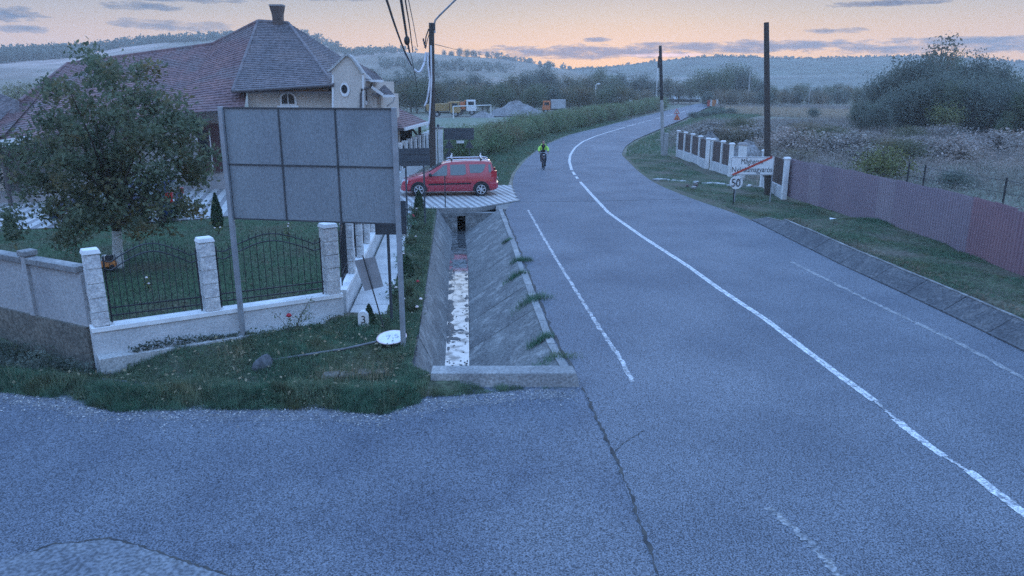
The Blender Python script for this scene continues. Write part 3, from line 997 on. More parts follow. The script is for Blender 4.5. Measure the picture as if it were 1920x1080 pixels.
# parameter along the run where the middle pillar stands
sM = (sM - FA.x) / fd.x
sM += .17
sR = FL - .09
ztop = V(180, 474, 13.2).z
for s_, w in ((sL, .265), (sM, .275), (sR, .30)):
    q = fp(s_, -.01)
    pillar(q[0], q[1], fz(s_) - .01, ztop - (0 if s_ < 1 else .03), w, frz, root)
BARM = MB().lathe([(.0001, 0), (.0075, 0), (.0075, .95), (.013, .955), (.0005, 1.0)], 6).mesh('bar', IRON)
def iron_panel(P, Q, z0, z1, parent, nbar, rise=.23, low=1.2):
    P, Q = Vector(P), Vector(Q)
    d = (Q - P)
    L = d.length
    d.normalize()
    def arch(t, base):
        u = max(0, min(1, (t - .08) / .84))
        b = .5 - .5 * math.cos(2 * math.pi * u)
        dip = .06 * math.exp(-((t - .93) / .06) ** 2) + .06 * math.exp(-((t - .07) / .06) ** 2)
        return base + rise * b ** .8 - dip
    mb = MB()
    zz = lambda t: z0 + (z1 - z0) * t
    for base in (low, low - .15):
        mb.tube([(P + d * (L * i / 24)) + Vector((0, 0, zz(i / 24) + arch(i / 24, base))) for i in range(25)], .014, 6)
    for h in (.13, .28):
        mb.bar(P + Vector((0, 0, z0 + h)), Q + Vector((0, 0, z1 + h)), .022, .026)
    for t in (0.012, .988):
        p = P + d * (L * t)
        mb.bar(p + Vector((0, 0, zz(t))), p + Vector((0, 0, zz(t) + low + .06)), .024, .024)
    pn = mb.build('iron_panel', IRON, parent)
    for i in range(1, nbar):
        t = i / nbar
        b = put('bar', BARM, pn, True)
        p = P + d * (L * t)
        b.location = (p.x, p.y, zz(t) + .04)
        b.scale = (1, 1, arch(t, low) + .06)
    return pn
sgap = NR.uniform(.1, FL, 500)
pa = Vector(fp(sL + .17, -.01)); pb = Vector(fp(sM - .17, -.01)); pc = Vector(fp(sM + .17, -.01)); pd_ = Vector(fp(sR - .18, -.01))
iron_panel(pa, pb, fz(sL), fz(sM), root, 15)
iron_panel(pc, pd_, fz(sM), fz(sR), root, 16)
# side run
sy0, sy1 = 16.0, 31.3
SA, SB = Vector((fx(sy0) - .16, sy0 + .25, 0)), Vector((fx(sy1) - .16, sy1, 0))
sdv = (SB - SA).normalized()
low_wall(SA, SB, zcR - .02, zcR - .02, .26, Vector((sdv.y, -sdv.x, 0)), root, -.3, -.3)
k = 0
yy = 17.9
srz = math.atan2(sdv.y, sdv.x)
prev = (SA.x, SA.y + .1)
while yy < 31.4:
    xx = SA.x + (SB.x - SA.x) * (yy - SA.y) / (SB.y - SA.y)
    pillar(xx, yy, zcR - .03, ztop - .03, .30, srz, root, 5)
    iron_panel((prev[0], prev[1] + .17, 0), (xx, yy - .17, 0), zcR, zcR, root, 12)
    prev = (xx, yy)
    yy += 1.78

# pillars of the fence past the gate
root = thing('boundary_fence', 'row of white pillars with dark gaps beyond the gate, left of the leaning wooden pole', 'fence')
MB().hexa([(-6.35, 39.4, -.1), (-6.05, 39.4, -.1), (-5.55, 53, -.1), (-5.85, 53, -.1)], [(-6.35, 39.4, .55), (-6.05, 39.4, .55), (-5.55, 53, .55), (-5.85, 53, .55)]).build('base_wall', WHITE, root)
for i in range(9):
    y = 39.6 + i * 1.62
    x = -6.2 + (y - 39.4) * .0368
    MB().box((x, y, 1.3), (.30, .30, 1.5), 0).build('pillar', COPE, root, bevel=.01)
    if i:
        MB().box((x - .03, y - .8, 1.2), (.03, 1.3, 1.25), -.036).build('dark_panel', IRON, root)
root = thing('gate_pillar', 'pair of tall white pillars just right of the wooden pole', 'pillar')
q = V(822, 318, 47)
for dx in (-.17, .17):
    MB().box((q.x + dx, 47, 1.25), (.28, .3, 2.5)).build('pillar', COPE, root, bevel=.012)
MB().box((q.x, 47, 2.56), (.75, .42, .08)).build('cap', PLINTH, root)
for dx in (-.2, .05):
    MB().ball((q.x + dx, 47, 2.68), .09).build('finial', IRON, root, smooth=True)

# concrete panel wall on the left
root = thing('concrete_wall', 'grey concrete panel wall with capped post left of the white fence', 'wall')
WA, WB = Vector((-7.80, 13.16, 0)), Vector((-14.0, 16.4, 0))
wd = (WB - WA).normalized()
wn_ = Vector((wd.y, -wd.x, 0))
if wn_.y > 0: wn_ = -wn_
zt = V(160, 497, 13.2).z
zp = V(160, 612, 13.15).z
def wp(s, off, z):
    q = WA + wd * s + wn_ * off
    return (q.x, q.y, z)
def wbox(s0, s1, o0, o1, z0, z1):
    return MB().hexa([wp(s0, o1, z0), wp(s1, o1, z0), wp(s1, o0, z0), wp(s0, o0, z0)], [wp(s0, o1, z1), wp(s1, o1, z1), wp(s1, o0, z1), wp(s0, o0, z1)])
spost = [1.62, 3.9, 6.2]
wbox(0, 7, -.12, .10, -.9, zp).build('plinth', DARKC, root)
s0 = 0.0
for s1 in spost:
    wbox(s0 + (.0 if s0 == 0 else .075), s1 - .075, -.04, .05, zp + .002, zt - .12).build('panel', WCONC, root)
    wbox(s0 + (.0 if s0 == 0 else .075), s1 - .075, -.12, .13, zt - .118, zt).build('top_rail', CONC, root, bevel=.015)
    wbox(s1 - .074, s1 + .074, -.1, .11, zp + .002, zt + .02).build('post', WCONC, root)
    wbox(s1 - .12, s1 + .12, -.13, .14, zt + .022, zt + .13).build('post_cap', CONC, root, bevel=.02)
    s0 = s1

# ------------------------------------------------------------------ billboard seen from behind
root = thing('billboard', 'large billboard seen from behind, six grey sheet panels on two steel posts', 'billboard')
pl_, pr_ = G(457, 641, .02), G(757, 661, .02)
bd = (pr_ - pl_)
BW = bd.length
bd.normalize()
bn_ = Vector((bd.y, -bd.x, 0))
brz = math.atan2(bd.y, bd.x)
zb0, zb1 = V(745, 421, pr_.y).z, V(735, 204, pr_.y).z
def bp(s, off, z):
    q = pl_ + bd * s + bn_ * off
    return Vector((q.x, q.y, z))
PW = (BW - .06) / 3
PH = (zb1 - zb0) / 2
for i in range(3):
    for j in range(2):
        mb = MB().bar(bp(.03 + PW * i + .012, -.05, zb0 + PH * (j + .5)), bp(.03 + PW * (i + 1) - .012, -.05, zb0 + PH * (j + .5)), .02, PH - .024)
        o = mb.build('panel', SHEET, root)
mb = MB()
for i in range(4):
    s_ = .03 + PW * i
    mb.bar(bp(s_, -.035, zb0), bp(s_, -.035, zb1), .022, .03, up=bd)
for j in (0, 1, 2):
    mb.bar(bp(.0, -.036, zb0 + PH * j), bp(BW, -.036, zb0 + PH * j), .03, .026)
mb.build('seam_frame', SEAM, root)
for s_ in (0.0, BW):
    mb = MB().bar(bp(s_, 0, -.4), bp(s_, 0, zb1 + .02), .085, .085, up=bd)
    mb.build('post', GALV, root, bevel=.006)

# ------------------------------------------------------------------ small road signs near the billboard
root = thing('square_sign', 'dark square sign seen from behind, half hidden by the right billboard post', 'road sign')
b = G(735, 613)
Yq = b.y
x0, x1 = V(703, 400, Yq).x, V(762, 400, Yq).x
z0, z1 = V(735, 439, Yq).z, V(735, 376, Yq).z
MB().box(((x0 + x1) / 2, Yq - .05, (z0 + z1) / 2), (x1 - x0, .012, z1 - z0), .04).build('plate', SIGNB, root)
for h in (.3, .7):
    MB().box(((x0 + x1) / 2, Yq - .035, z0 + (z1 - z0) * h), (x1 - x0 - .1, .02, .04), .04).build('brace', SIGNB, root)
MB().tube([(b.x, Yq, -.2), (b.x, Yq, z1 - .05)], .032, 10).build('post', SIGNB, root, smooth=True)
lump(MB(), (b.x + .05, Yq - .05, .0), .2, 5, 12, 6, .35).build('footing', CONC, root, smooth=True)

root = thing('leaning_sign', 'small grey rectangular sign back leaning on a thin pole before the slabs', 'road sign')
b = G(727, 629)
Yl = b.y + .1
pl4 = [V(664, 489, Yl + .25), V(703, 481, Yl + .25), V(719, 537, Yl + .1), V(684, 546, Yl + .1)]
MB().prism(pl4, (.0, .012, 0)).build('plate', SIGNG, root)
MB().tube([(b.x, b.y, -.15), V(680, 479, Yl + .19)], .014, 8).build('pole', IRON, root, smooth=True)

root = thing('arrow_sign', 'large dark arrow shaped direction sign seen from behind, pointing left', 'road sign')
Ya = 27.0
xa = [V(x, 290, Ya).x for x in (737, 749, 752, 806)]
zt_, zm, zl = V(0, 278.5, Ya).z, V(0, 294, Ya).z, V(0, 312, Ya).z
poly = [(xa[0], Ya, zm), (xa[1], Ya, zt_ - .02), (xa[1] + .06, Ya, zt_), (xa[3], Ya, zt_ + .02), (xa[3], Ya, zl + .03), (xa[1] + .06, Ya, zl), (xa[1], Ya, zl + .03)]
MB().prism(poly, (0, .02, 0)).build('plate', SIGNB, root)
for px in (759, 793):
    x = V(px, 300, Ya).x
    MB().tube([(x, Ya + .05, -.2), (x + .02, Ya + .05, zt_ - .05)], .032, 10).build('post', SIGNB, root, smooth=True)
for h in (.3, .72):
    z = zl + (zt_ - zl) * h
    MB().box(((xa[1] + xa[3]) / 2, Ya - .012, z), (xa[3] - xa[1] - .2, .02, .035)).build('brace', SIGNB, root)

root = thing('marker_rod', 'thin dark rod standing at the front edge of the driveway', 'rod')
b = G(835, 389, .03)
MB().tube([(b.x, b.y, -.1), V(834, 331, b.y)], .022, 8).build('rod', IRON, root, smooth=True)
MB().ball(V(834, 331, b.y), .03, 8, 6).build('knob', IRON, root, smooth=True)

root = thing('board_sign', 'dark rectangular board with triangle signs below it, seen from behind past the red car', 'road sign')
Yb = 46.0
zz0 = 0.0
def bx_(px, py): return V(px, py, Yb)
a, b = bx_(832.5, 262), bx_(888.5, 240)
MB().box(((a.x + b.x) / 2, Yb, (a.z + b.z) / 2), (b.x - a.x, .03, b.z - a.z), .03).build('board', SIGNB, root)
a, b = bx_(856, 268), bx_(870, 263)
MB().box(((a.x + b.x) / 2, Yb, (a.z + b.z) / 2 - .02), (b.x - a.x, .02, b.z - a.z)).build('small_plate', SIGNW, root)
for px, y0, y1, w in ((842, 261, 278, 9.5), (880, 263, 277.5, 8.5), (842, 279, 296, 9)):
    MB().prism([bx_(px - w, y1) + Vector((0, -.04, 0)), bx_(px + w, y1) + Vector((0, -.04, 0)), bx_(px, y0) + Vector((0, -.04, 0))], (0, .02, 0)).build('triangle_plate', SIGNB, root)
for px in (842, 880):
    p = bx_(px, 250)
    MB().tube([(p.x, Yb + .06, -.2), (p.x, Yb + .06, p.z + .2)], .035, 8).build('post', SIGNB, root, smooth=True)

# kilometre stone
root = thing('kilometre_stone', 'small white kilometre stone with a rounded top and the number 3', 'milestone')
b = G(683.5, 624)
hs = V(0, 582, b.y).z
mb = MB()
prof = [(-.115, .10), (.115, .10), (.115, hs - .115)] + [(.115 * math.cos(t), hs - .115 + .115 * math.sin(t)) for t in np.linspace(.2, math.pi - .2, 9)] + [(-.115, hs - .115)]
mb.prism([(b.x + x, b.y - .06, z) for x, z in prof], (0, .13, 0))
mb.build('stone', SIGNW, root, bevel=.012)
MB().box((b.x, b.y + .005, .05), (.29, .2, .13), .06, .9).build('foot', SIGNW, root, bevel=.01)
MB().box((b.x + .03, b.y - .03, -.06), (.42, .34, .1), .06).build('footing', CONC, root, bevel=.02)
tm = put('numeral', text_mesh('3', .19, INK), root, True)
tm.location = (b.x + .005, b.y - .063, hs * .62)
tm.rotation_euler = (math.pi / 2, 0, 0)
tm.scale = (1.15, 1.15, 1)

# fallen round sign with its pole
root = thing('fallen_sign', 'fallen round white sign lying face up on its pole in the grass', 'road sign')
c = G(735, 645, .12)
cs = Vector((c.x, c.y, .26))
tilt = Matrix.Translation(cs) @ Matrix.Rotation(R(9), 4, 'X') @ Matrix.Rotation(R(-3), 4, 'Y')
def xf(mb, M_):
    mb.v = [tuple(M_ @ Vector(q)) for q in mb.v]
    return mb
rs = .30
xf(MB().lathe([(rs, -.012), (rs + .004, 0), (rs, .006)], 36), tilt).build('rim', SIGNB, root, smooth=True)
xf(MB().lathe([(rs - .028, .0065), (rs - .029, .009)], 36), tilt).build('face', SIGNW, root)
xf(MB().lathe([(rs - .001, .0062), (rs - .002, .0075)], 36), tilt).build('border', mat('faded_red', (.55, .36, .34), (.66, .55, .53), 9, .5), root)
xf(MB().lathe([(rs - .02, -.05), (rs - .008, -.013)], 30), tilt).build('back_ring', SIGNB, root)
tm = put('numeral', text_mesh('7,5', .22, mat('faded_ink', (.22, .22, .25), (.50, .50, .52), 18, .6)), root, True)
tm.matrix_local = tilt @ Matrix.Translation((.02, 0, .011)) @ Matrix.Rotation(R(16), 4, 'Z')
e0 = G(505, 676, .12)
MB().tube([(e0.x, e0.y, .12), (e0.x * .4 + cs.x * .6, e0.y * .4 + cs.y * .6, .15), (cs.x - .2, cs.y - .02, .2)], .024, 10).build('pole', OLDST, root, smooth=True)
lump(MB(), (e0.x - .10, e0.y - .05, .04), .20, 3, 16, 9, .95).build('concrete_foot', KERB, root, smooth=True)
p = G(728, 664, .03)
MB().box((p.x, p.y + .02, .04), (.26, .16, .03), .2).build('clamp_plate', SIGNW, root)
root = thing('white_rubble', 'two white broken lumps lying under the fallen round sign', 'rubble')
for dx, dy, r in ((-.05, -.16, .07), (.10, -.13, .08)):
    lump(MB(), (p.x + dx, p.y + dy, .03), r, 9 + r * 100, 10, 6, .8).build('lump', SIGNW, root, smooth=True)
root = thing('broken_curb', 'long low stretch of broken concrete edging in the weedy dip', 'concrete edge')
q0, q1 = G(600, 712, -.05), G(765, 700, -.05)
for i in range(5):
    a = q0.lerp(q1, i / 5 + .006)
    b = q0.lerp(q1, (i + 1) / 5 - .006)
    h = rnd.uniform(-.015, .015)
    MB().hexa([(a.x, a.y, -.6), (b.x, b.y, -.6), (b.x, b.y + .25, -.6), (a.x, a.y + .25, -.6)], [(a.x, a.y, h), (b.x, b.y, h + .01), (b.x, b.y + .25, h + .02), (a.x, a.y + .25, h + .01)]).build('edging_stone', DARKC, root, bevel=.02)

# ------------------------------------------------------------------ house
house = thing('house', 'big hipped house with brown tiled roofs, tall flared chimney and cream walls', 'house')
def roof_patch(bl, br, tr, tl, rows, cols, m, parent, name='roof_tiles', thick=.034):
    "tile courses: every course is a wavy strip lapping over the one below it"
    bl, br, tr, tl = [Vector(q) for q in (bl, br, tr, tl)]
    n = ((br - bl) + (tr - tl)).cross((tl - bl) + (tr - br)).normalized()
    if n.z < 0: n = -n
    def at(u, v): return (bl + (br - bl) * u).lerp(tl + (tr - tl) * u, v)
    vs, fs = [], []
    rows = int(rows * 1.5)
    cols = int(cols * 1.3)
    C = cols * 2
    for r in range(rows):
        v0, v1 = r / rows, min(1, (r + 1.12) / rows)
        k = len(vs)
        for c in range(C + 1):
            u = c / C
            w = (.013 if c % 2 else -.008) + rnd.uniform(-.007, .007)
            p0, p1 = at(u, v0), at(u, v1)
            vs += [p0 + n * (thick * .1), p0 + n * (thick + w), p1 + n * (.006 + w * .5)]
        for c in range(C):
            a = k + c * 3
            fs += [(a, a + 3, a + 4, a + 1), (a + 1, a + 4, a + 5, a + 2)]
    o = MB().add(vs, fs).build(name, m, parent)
    o['kind'] = 'stuff'
    return o
RA, RB_ = V(484, 40, 43.5), V(541, 47, 43.5)
RB_.z = RA.z - .1
eL, eR = V(436, 171, 37.3), V(626, 159, 37.3)
eRb = Vector((eR.x + .6, 49, eR.z)); eLb = Vector((eL.x - .5, 49, eL.z))
roof_patch(eL, eR, RB_, RA, 26, 26, TILED, house)
roof_patch(eR, eRb, RB_, RB_, 22, 14, TILED, house)
roof_patch(eRb, eLb, RA, RB_, 14, 12, TILED, house)
roof_patch(eLb, eL, RA, RA, 14, 12, TILED, house)
def ridge(p, q, m, parent, r=.11):
    MB().tube([p, q], r, 8).build('ridge_tile', m, parent, smooth=True)
ridge(RA, RB_, TILED, house); ridge(RB_, eR, TILED, house, .09); ridge(RA, eL, TILED, house, .09)
# wing to the left
K, L_, M_ = V(399, 83, 44), V(126, 120, 44), V(37, 189, 36.5)
w1, w2, w3 = V(458, 206, 37.0), V(330, 213, 36.0), V(-30, 272, 31.4)
roof_patch(w2, w1, RA, K, 22, 12, TILE, house)
roof_patch(w3, w2, K, L_, 24, 30, TILE, house)
roof_patch(V(-30, 258, 32.0), w3 + Vector((.5, .5, .3)), L_, M_, 18, 10, TILE, house)
ridge(K, L_, TILE, house); ridge(RA, K, TILE, house); ridge(L_, M_, TILE, house, .09)
# walls
Yf = 38.0
xa_, xb_ = V(465, 190, Yf).x, V(622, 190, Yf).x
MB().box(((xa_ + xb_) / 2, Yf + 5, 2.48), (xb_ - xa_, 10, 4.96)).build('wall', RENDERM, house)
MB().box(((eL.x + eR.x) / 2, Yf - .35, eL.z - .05), (eR.x - eL.x - .3, .7, .08)).build('soffit', GUT, house)
MB().tube([eL + Vector((0, -.05, -.02)), eR + Vector((0, -.05, -.02))], .075, 8).build('gutter', GUT, house, smooth=True)
MB().tube([(eR.x - .28, Yf - .5, eR.z - .1), (eR.x - .22, Yf - .12, eR.z - .5), (eR.x - .22, Yf - .12, .1)], .055, 8).build('downpipe', GUT, house, smooth=True)
# arched window
def arch_poly(cx, y, z0, w, h, n=10):
    r = w / 2
    return [(cx - r, y, z0), (cx + r, y, z0)] + [(cx + r * math.cos(t), y, z0 + h - r * .82 + r * .82 * math.sin(t)) for t in np.linspace(0, math.pi, n)]
wa, wb = V(524.5, 202, Yf), V(559, 202, Yf)
zw0, zw1 = V(541, 202, Yf).z, V(541, 172, Yf).z
cx = (wa.x + wb.x) / 2
fr = MB().prism(arch_poly(cx, Yf - .06, zw0 + .08, (wb.x - wa.x) * .92, zw1 - zw0 - .08), (0, .055, 0)).build('window', TRIM, house)
ga, gb = V(530, 198, Yf), V(554, 198, Yf)
for s_ in (-1, 1):
    w_ = (gb.x - ga.x) / 2 - .04
    xs = cx + s_ * .03
    pts_ = [(xs, Yf - .075, zw0 + .19)]
    hh_ = V(541, 176.5, Yf).z - zw0 - .19
    for t in np.linspace(0, math.pi / 2, 7):
        pts_.append((xs + s_ * w_ * math.cos(t), Yf - .075, zw0 + .19 + hh_ - w_ * .85 + w_ * .85 * math.sin(t)))
    pts_.insert(1, (xs + s_ * w_, Yf - .075, zw0 + .19))
    MB().prism(pts_, (0, .012, 0)).build('pane', GLASS, fr)
MB().box((cx, Yf - .07, zw0 + .05), (wb.x - wa.x + .14, .16, .12)).build('sill', TRIM, fr, bevel=.01)
# ground floor strip of the wing wall with the door
Yw = 37.6
dxa, dxb = V(373, 280, Yw).x, V(413, 280, Yw).x
wl_ = [Vector((-26, 34.2, 0)), Vector((dxa - .1, Yw + .1, 0)), Vector((xa_ + .2, Yw + .35, 0))]
for a, b in zip(wl_[:-1], wl_[1:]):
    MB().prism([(a.x, a.y, 0), (b.x, b.y, 0), (b.x, b.y, 4.0), (a.x, a.y, 3.2 if a.x < -20 else 4.0)], (-.1, .3, 0)).build('wall', GREYR, house)
MB().box((dxb, Yw + .05, .32), (6.0, .5, .6)).build('plinth', PLINTH, house, bevel=.01)
zd0, zd1 = V(390, 322, Yw).z, V(390, 232, Yw).z
d = MB().box(((dxa + dxb) / 2, Yw + .02, (zd0 + zd1) / 2), (dxb - dxa, .12, zd1 - zd0)).build('door', DOORB, house)
p0, p1 = V(372, 244, Yw), V(393, 290, Yw)
MB().box(((p0.x + p1.x) / 2, Yw - .06, (p0.z + p1.z) / 2), (p1.x - p0.x, .03, p0.z - p1.z)).build('pane', GLASS, d)
p0, p1 = V(394, 246, Yw), V(400, 318, Yw)
MB().box(((p0.x + p1.x) / 2, Yw - .06, (p0.z + p1.z) / 2), (p1.x - p0.x, .05, p0.z - p1.z)).build('frame', TRIM, d)
p0, p1 = V(364, 238, Yw), V(372, 266, Yw)
MB().box(((p0.x + p1.x) / 2, Yw - .05, (p0.z + p1.z) / 2), (p1.x - p0.x, .1, p0.z - p1.z)).build('wall_lamp', TRIM, house, bevel=.02)
# gabled parapet
Yg = 37.3
gp = [(622, 330), (682, 330), (682, 138), (675, 128), (668, 117), (662, 109), (655, 103.5), (649, 104), (642, 111), (632, 121), (622, 131)]
gable = MB().prism([V(x, y, Yg) for x, y in gp], (0, .45, 0)).build('gable', RENDERM, house)
cp = [(682, 138), (675, 128), (668, 117), (662, 109), (655, 103.5), (649, 104), (642, 111), (632, 121), (622, 131), (616, 133)]
mb = MB()
for a, b in zip(cp[:-1], cp[1:]):
    mb.bar(V(*a, Yg + .2), V(*b, Yg + .2), .62, .09)
mb.build('coping', LCONC, house)
for px in (624, 680.5):
    MB().prism([V(px - 1.6, 330, Yg - .02), V(px + 1.6, 330, Yg - .02), V(px + 1.6, 140, Yg - .02), V(px - 1.6, 140, Yg - .02)], (0, .018, 0)).build('corner_trim', TRIM, house)
def oval(px, py, rx, rz, y, th, n=22):
    c = V(px, py, y)
    k = y / F
    return [(c.x + rx * k * math.cos(t), y, c.z + rz * k * math.sin(t)) for t in np.linspace(0, 2 * math.pi, n, endpoint=False)]
w_ = MB().prism(oval(646.5, 168, 8.6, 12.5, Yg - .05, 0), (0, .048, 0)).build('window', TRIM, house)
MB().prism(oval(645.5, 167, 5.4, 7.6, Yg - .065, 0), (0, .012, 0)).build('pane', GLASS, w_)
# stepped lean-to parts at the right
Yr = 38.4
a, b = V(683, 330, Yr), V(712, 330, Yr)
MB().box(((a.x + b.x) / 2, Yr + 3, V(0, 152, Yr).z / 2), (b.x - a.x, 6, V(0, 152, Yr).z)).build('wall', RENDERM, house)
a, b = V(712.5, 330, Yr + .4), V(721, 330, Yr + .4)
MB().box(((a.x + b.x) / 2, Yr + 3.4, V(0, 178, Yr).z / 2), (b.x - a.x, 6, V(0, 178, Yr).z)).build('wall', RENDERM, house)
roof_patch(V(680, 150, Yr - .4), V(718.5, 151, Yr - .4), V(704, 136, 42), V(672, 118, 42), 8, 6, TILED, house)
roof_patch(V(697, 178, Yr - .3), V(741, 179, Yr - .3), V(716, 155, 42), V(697, 148, 42), 8, 6, TILED, house)
for (x0, y0), (x1, y1) in (((695, 151.5), (719, 152)), ((718, 180), (741, 180))):
    MB().bar(V(x0, y0, Yr - .5), V(x1, y1, Yr - .5), .12, .11).build('white_gutter', TRIM, house)
MB().bar(V(682, 138, Yr - .35), V(696, 151, Yr - .35), .1, .14).build('barge_board', TRIM, house)
MB().bar(V(697, 163, Yr - .35), V(718, 178, Yr - .35), .1, .12).build('barge_board', TRIM, house)
MB().tube([V(697, 158, Yr - .1), V(695, 163, Yr - .1), V(678, 168, Yg - .1), V(676.5, 176, Yg - .1), V(676.5, 330, Yg - .1)], .055, 8).build('downpipe', GUT, house, smooth=True)
a = V(685.5, 190, Yr - .05)
MB().box((a.x, Yr - .03, V(0, 178, Yr).z), (.16, .06, .75)).build('window', GUT, house)
MB().ball(V(686, 193, Yr - .1), (.09, .09, .11), 10, 7).build('wall_lamp', TRIM, house, smooth=True)
MB().tube([V(740, 181, Yr - .45), V(738, 190, Yr - .2), V(726, 199, Yr + .3)], .04, 6).build('downpipe', TRIM, house, smooth=True)
# chimney: flared top
Yc = 43.4
c = V(521, 30, Yc)
zb_c, zt_c = V(0, 52, Yc).z - .6, V(0, 12, Yc).z
k = Yc / F
ch = MB()
prof = [(8.5, zb_c), (8.3, V(0, 34, Yc).z), (8.8, V(0, 26, Yc).z), (10.4, V(0, 18, Yc).z), (11.3, zt_c)]
vs, fs = [], []
for w_, z in prof:
    h = w_ * k
    vs += [(c.x - h, Yc - h * .8, z), (c.x + h, Yc - h * .8, z), (c.x + h, Yc + h * .8, z), (c.x - h, Yc + h * .8, z)]
for i in range(len(prof) - 1):
    for j in range(4):
        a = i * 4 + j; b = i * 4 + (j + 1) % 4
        fs.append((a, b, b + 4, a + 4))
fs += [(3, 2, 1, 0), tuple(range(len(vs) - 4, len(vs)))]
ch = ch.add(vs, fs).build('chimney', BRKW, house)
MB().box((c.x, Yc, zt_c + .045), (11.9 * 2 * k, 11.9 * 1.6 * k, .08)).build('chimney_cap', PLINTH, ch)
# veranda at the left edge
MB().bar(V(-40, 276, 31.3), V(36, 264, 31.9), .1, .3).build('fascia', TRIM, house)
MB().bar(V(38, 263.5, 31.92), V(160, 231, 36.5), .1, .22).build('fascia', TRIM, house)
a = V(19, 375, 32)
MB().box((a.x, 32, 1.35), (.12, .12, 2.7)).build('veranda_post', GUT, house)
p0, p1 = V(-30, 282, 33.5), V(13, 362, 33.5)
MB().box(((p0.x + p1.x) / 2, 33.6, (p0.z + p1.z) / 2), (p1.x - p0.x, .1, p0.z - p1.z)).build('cream_screen', RENDERM, house)
for px, py in ((8, 305), (12, 345), (-3, 330)):
    q = V(px, py, 32.6)
    o = stuff('hanging_plant', np_mesh('hanging_plant', leaves(np.array(q) + NR.normal(size=(160, 3)) * .12, .12, NR), 4, LEAFC), 'x', 'x', house)
MB().box((a.x + 1.6, 33.2, .25), (6.5, .5, .5)).build('veranda_step', PLINTH, house, bevel=.02)

nb = thing('neighbour_house', 'dark tiled roof of the neighbouring house at the far left edge', 'house')
roof_patch(V(-160, 300, 30.2), V(40, 252, 33.4), V(36, 190, 36.2), V(-160, 108, 37.5), 20, 16, TILED, nb)
MB().box((-26.8, 36, 1.4), (6, 5, 2.8)).build('wall', GREYR, nb)

# garden pavilion behind the billboard
pav = thing('pavilion', 'open garden pavilion with a hipped brown roof behind the billboard', 'pavilion')
c1, c2 = V(757, 241, 42), V(803, 229.5, 49.6)
c1.z = c2.z = (c1.z + c2.z) / 2
c0, c3 = Vector((c1.x - 6.4, 42, c1.z)), Vector((c2.x - 6.4, 49.6, c1.z))
ap = Vector(((c0.x + c2.x) / 2, 45.8, c1.z + 1.95))
for a, b in ((c0, c1), (c1, c2), (c2, c3), (c3, c0)):
    roof_patch(a, b, ap, ap, 14, 12, TILE, pav)
MB().bar(c1 + Vector((.05, 0, -.03)), c2 + Vector((.05, 0, -.03)), .08, .16).build('fascia', TRIM, pav)
MB().bar(c0 + Vector((0, -.05, -.03)), c1 + Vector((0, -.05, -.03)), .08, .16).build('fascia', GUT, pav)
for q in (c0, c1, c2, c3):
    x = q.x + (.5 if q in (c0, c3) else -.5)
    y = q.y + (.6 if q.y < 45 else -.6)
    MB().box((x, y, q.z / 2), (.18, .18, q.z)).build('post', WOOD, pav)
    MB().bar((x, y, q.z - 1.0), (x - .7 if q in (c1, c2) else x + .7, y, q.z - .12), .12, .12).build('brace', WOOD, pav)
MB().box((c1.x - .6, 45.8, 1.0), (.1, 6.2, .9)).build('rail_panel', WOOD, pav)
MB().box((c1.x - 3.2, 49.2, 1.2), (5.4, .12, 2.4)).build('back_wall', WOOD, pav)

# ------------------------------------------------------------------ poles and wires
root = thing('utility_pole', 'dark wooden utility pole with a lamp arm and white conduits behind the arrow sign', 'utility pole')
pb = Vector((-4.1, 38.6, 0))
ptop = V(809, 46, 38.6)
MB().tube([pb + Vector((.02, 0, -.2)), pb.lerp(ptop, .5), ptop], [.17, .155, .13], 12).build('pole', WOOD, root, smooth=True)
MB().box((ptop.x, ptop.y, ptop.z + .01), (.24, .24, .14)).build('pole_cap', IRON, root, bevel=.02)
MB().tube([V(815, 62, 38.4), V(814.5, 45, 38.4), V(816, 38, 38.4), V(824, 29, 38.3), V(868, -14, 37.4)], .045, 8).build('lamp_arm', GALV, root, smooth=True)
MB().tube([V(868, -14, 37.4), V(885, -26, 37.2)], .12, 8).build('lamp_head', GALV, root, smooth=True)
MB().box(V(813.5, 50, 38.4), (.12, .14, .3)).build('bracket', IRON, root)
MB().tube([V(803, 98, 38.4), V(802, 118, 38.35), V(806, 150, 38.35), V(803, 175, 38.3), V(800, 190, 38.3), V(796, 199, 38.3)], .045, 7).build('conduit', WCAB, root, smooth=True)
MB().tube([V(808, 85, 38.35), V(809, 150, 38.35), V(807, 190, 38.35), V(805, 220, 38.3), V(804, 232, 38.3), V(800, 240, 38.3)], .042, 7).build('conduit', WCAB, root, smooth=True)
MB().tube([V(804, 54, 38.4), V(799, 68, 38.4), V(797, 84, 38.4)], .03, 6).build('cable_tail', WIRE, root, smooth=True)
MB().tube([V(806, 60, 38.4), V(801, 76, 38.4), V(798, 92, 38.4)], .02, 6).build('cable_tail', WIRE, root, smooth=True)
for k in range(3):
    MB().lathe([(.02, 0), (.05, .03), (.03, .08), (.05, .12), (.015, .16)], 8, V(797 - k * 1.5, 90 - k * 6, 38.35)).build('insulator', IRON, root)
def wire(name, label, pts, r, m=WIRE):
    P = [V(*q) for q in pts]
    # catmull-rom smoothing
    out = []
    Q = [P[0]] + P + [P[-1]]
    for i in range(1, len(Q) - 2):
        for t in np.linspace(0, 1, 10, endpoint=False):
            a, b, c, d = Q[i - 1], Q[i], Q[i + 1], Q[i + 2]
            out.append(.5 * ((2 * b) + (c - a) * t + (2 * a - 5 * b + 4 * c - d) * t * t + (3 * b - a - 3 * c + d) * t ** 3))
    out.append(P[-1])
    o = MB().tube(out, r, 6).build(name, m, smooth=True)
    tag(o, label, 'cable')
    return o
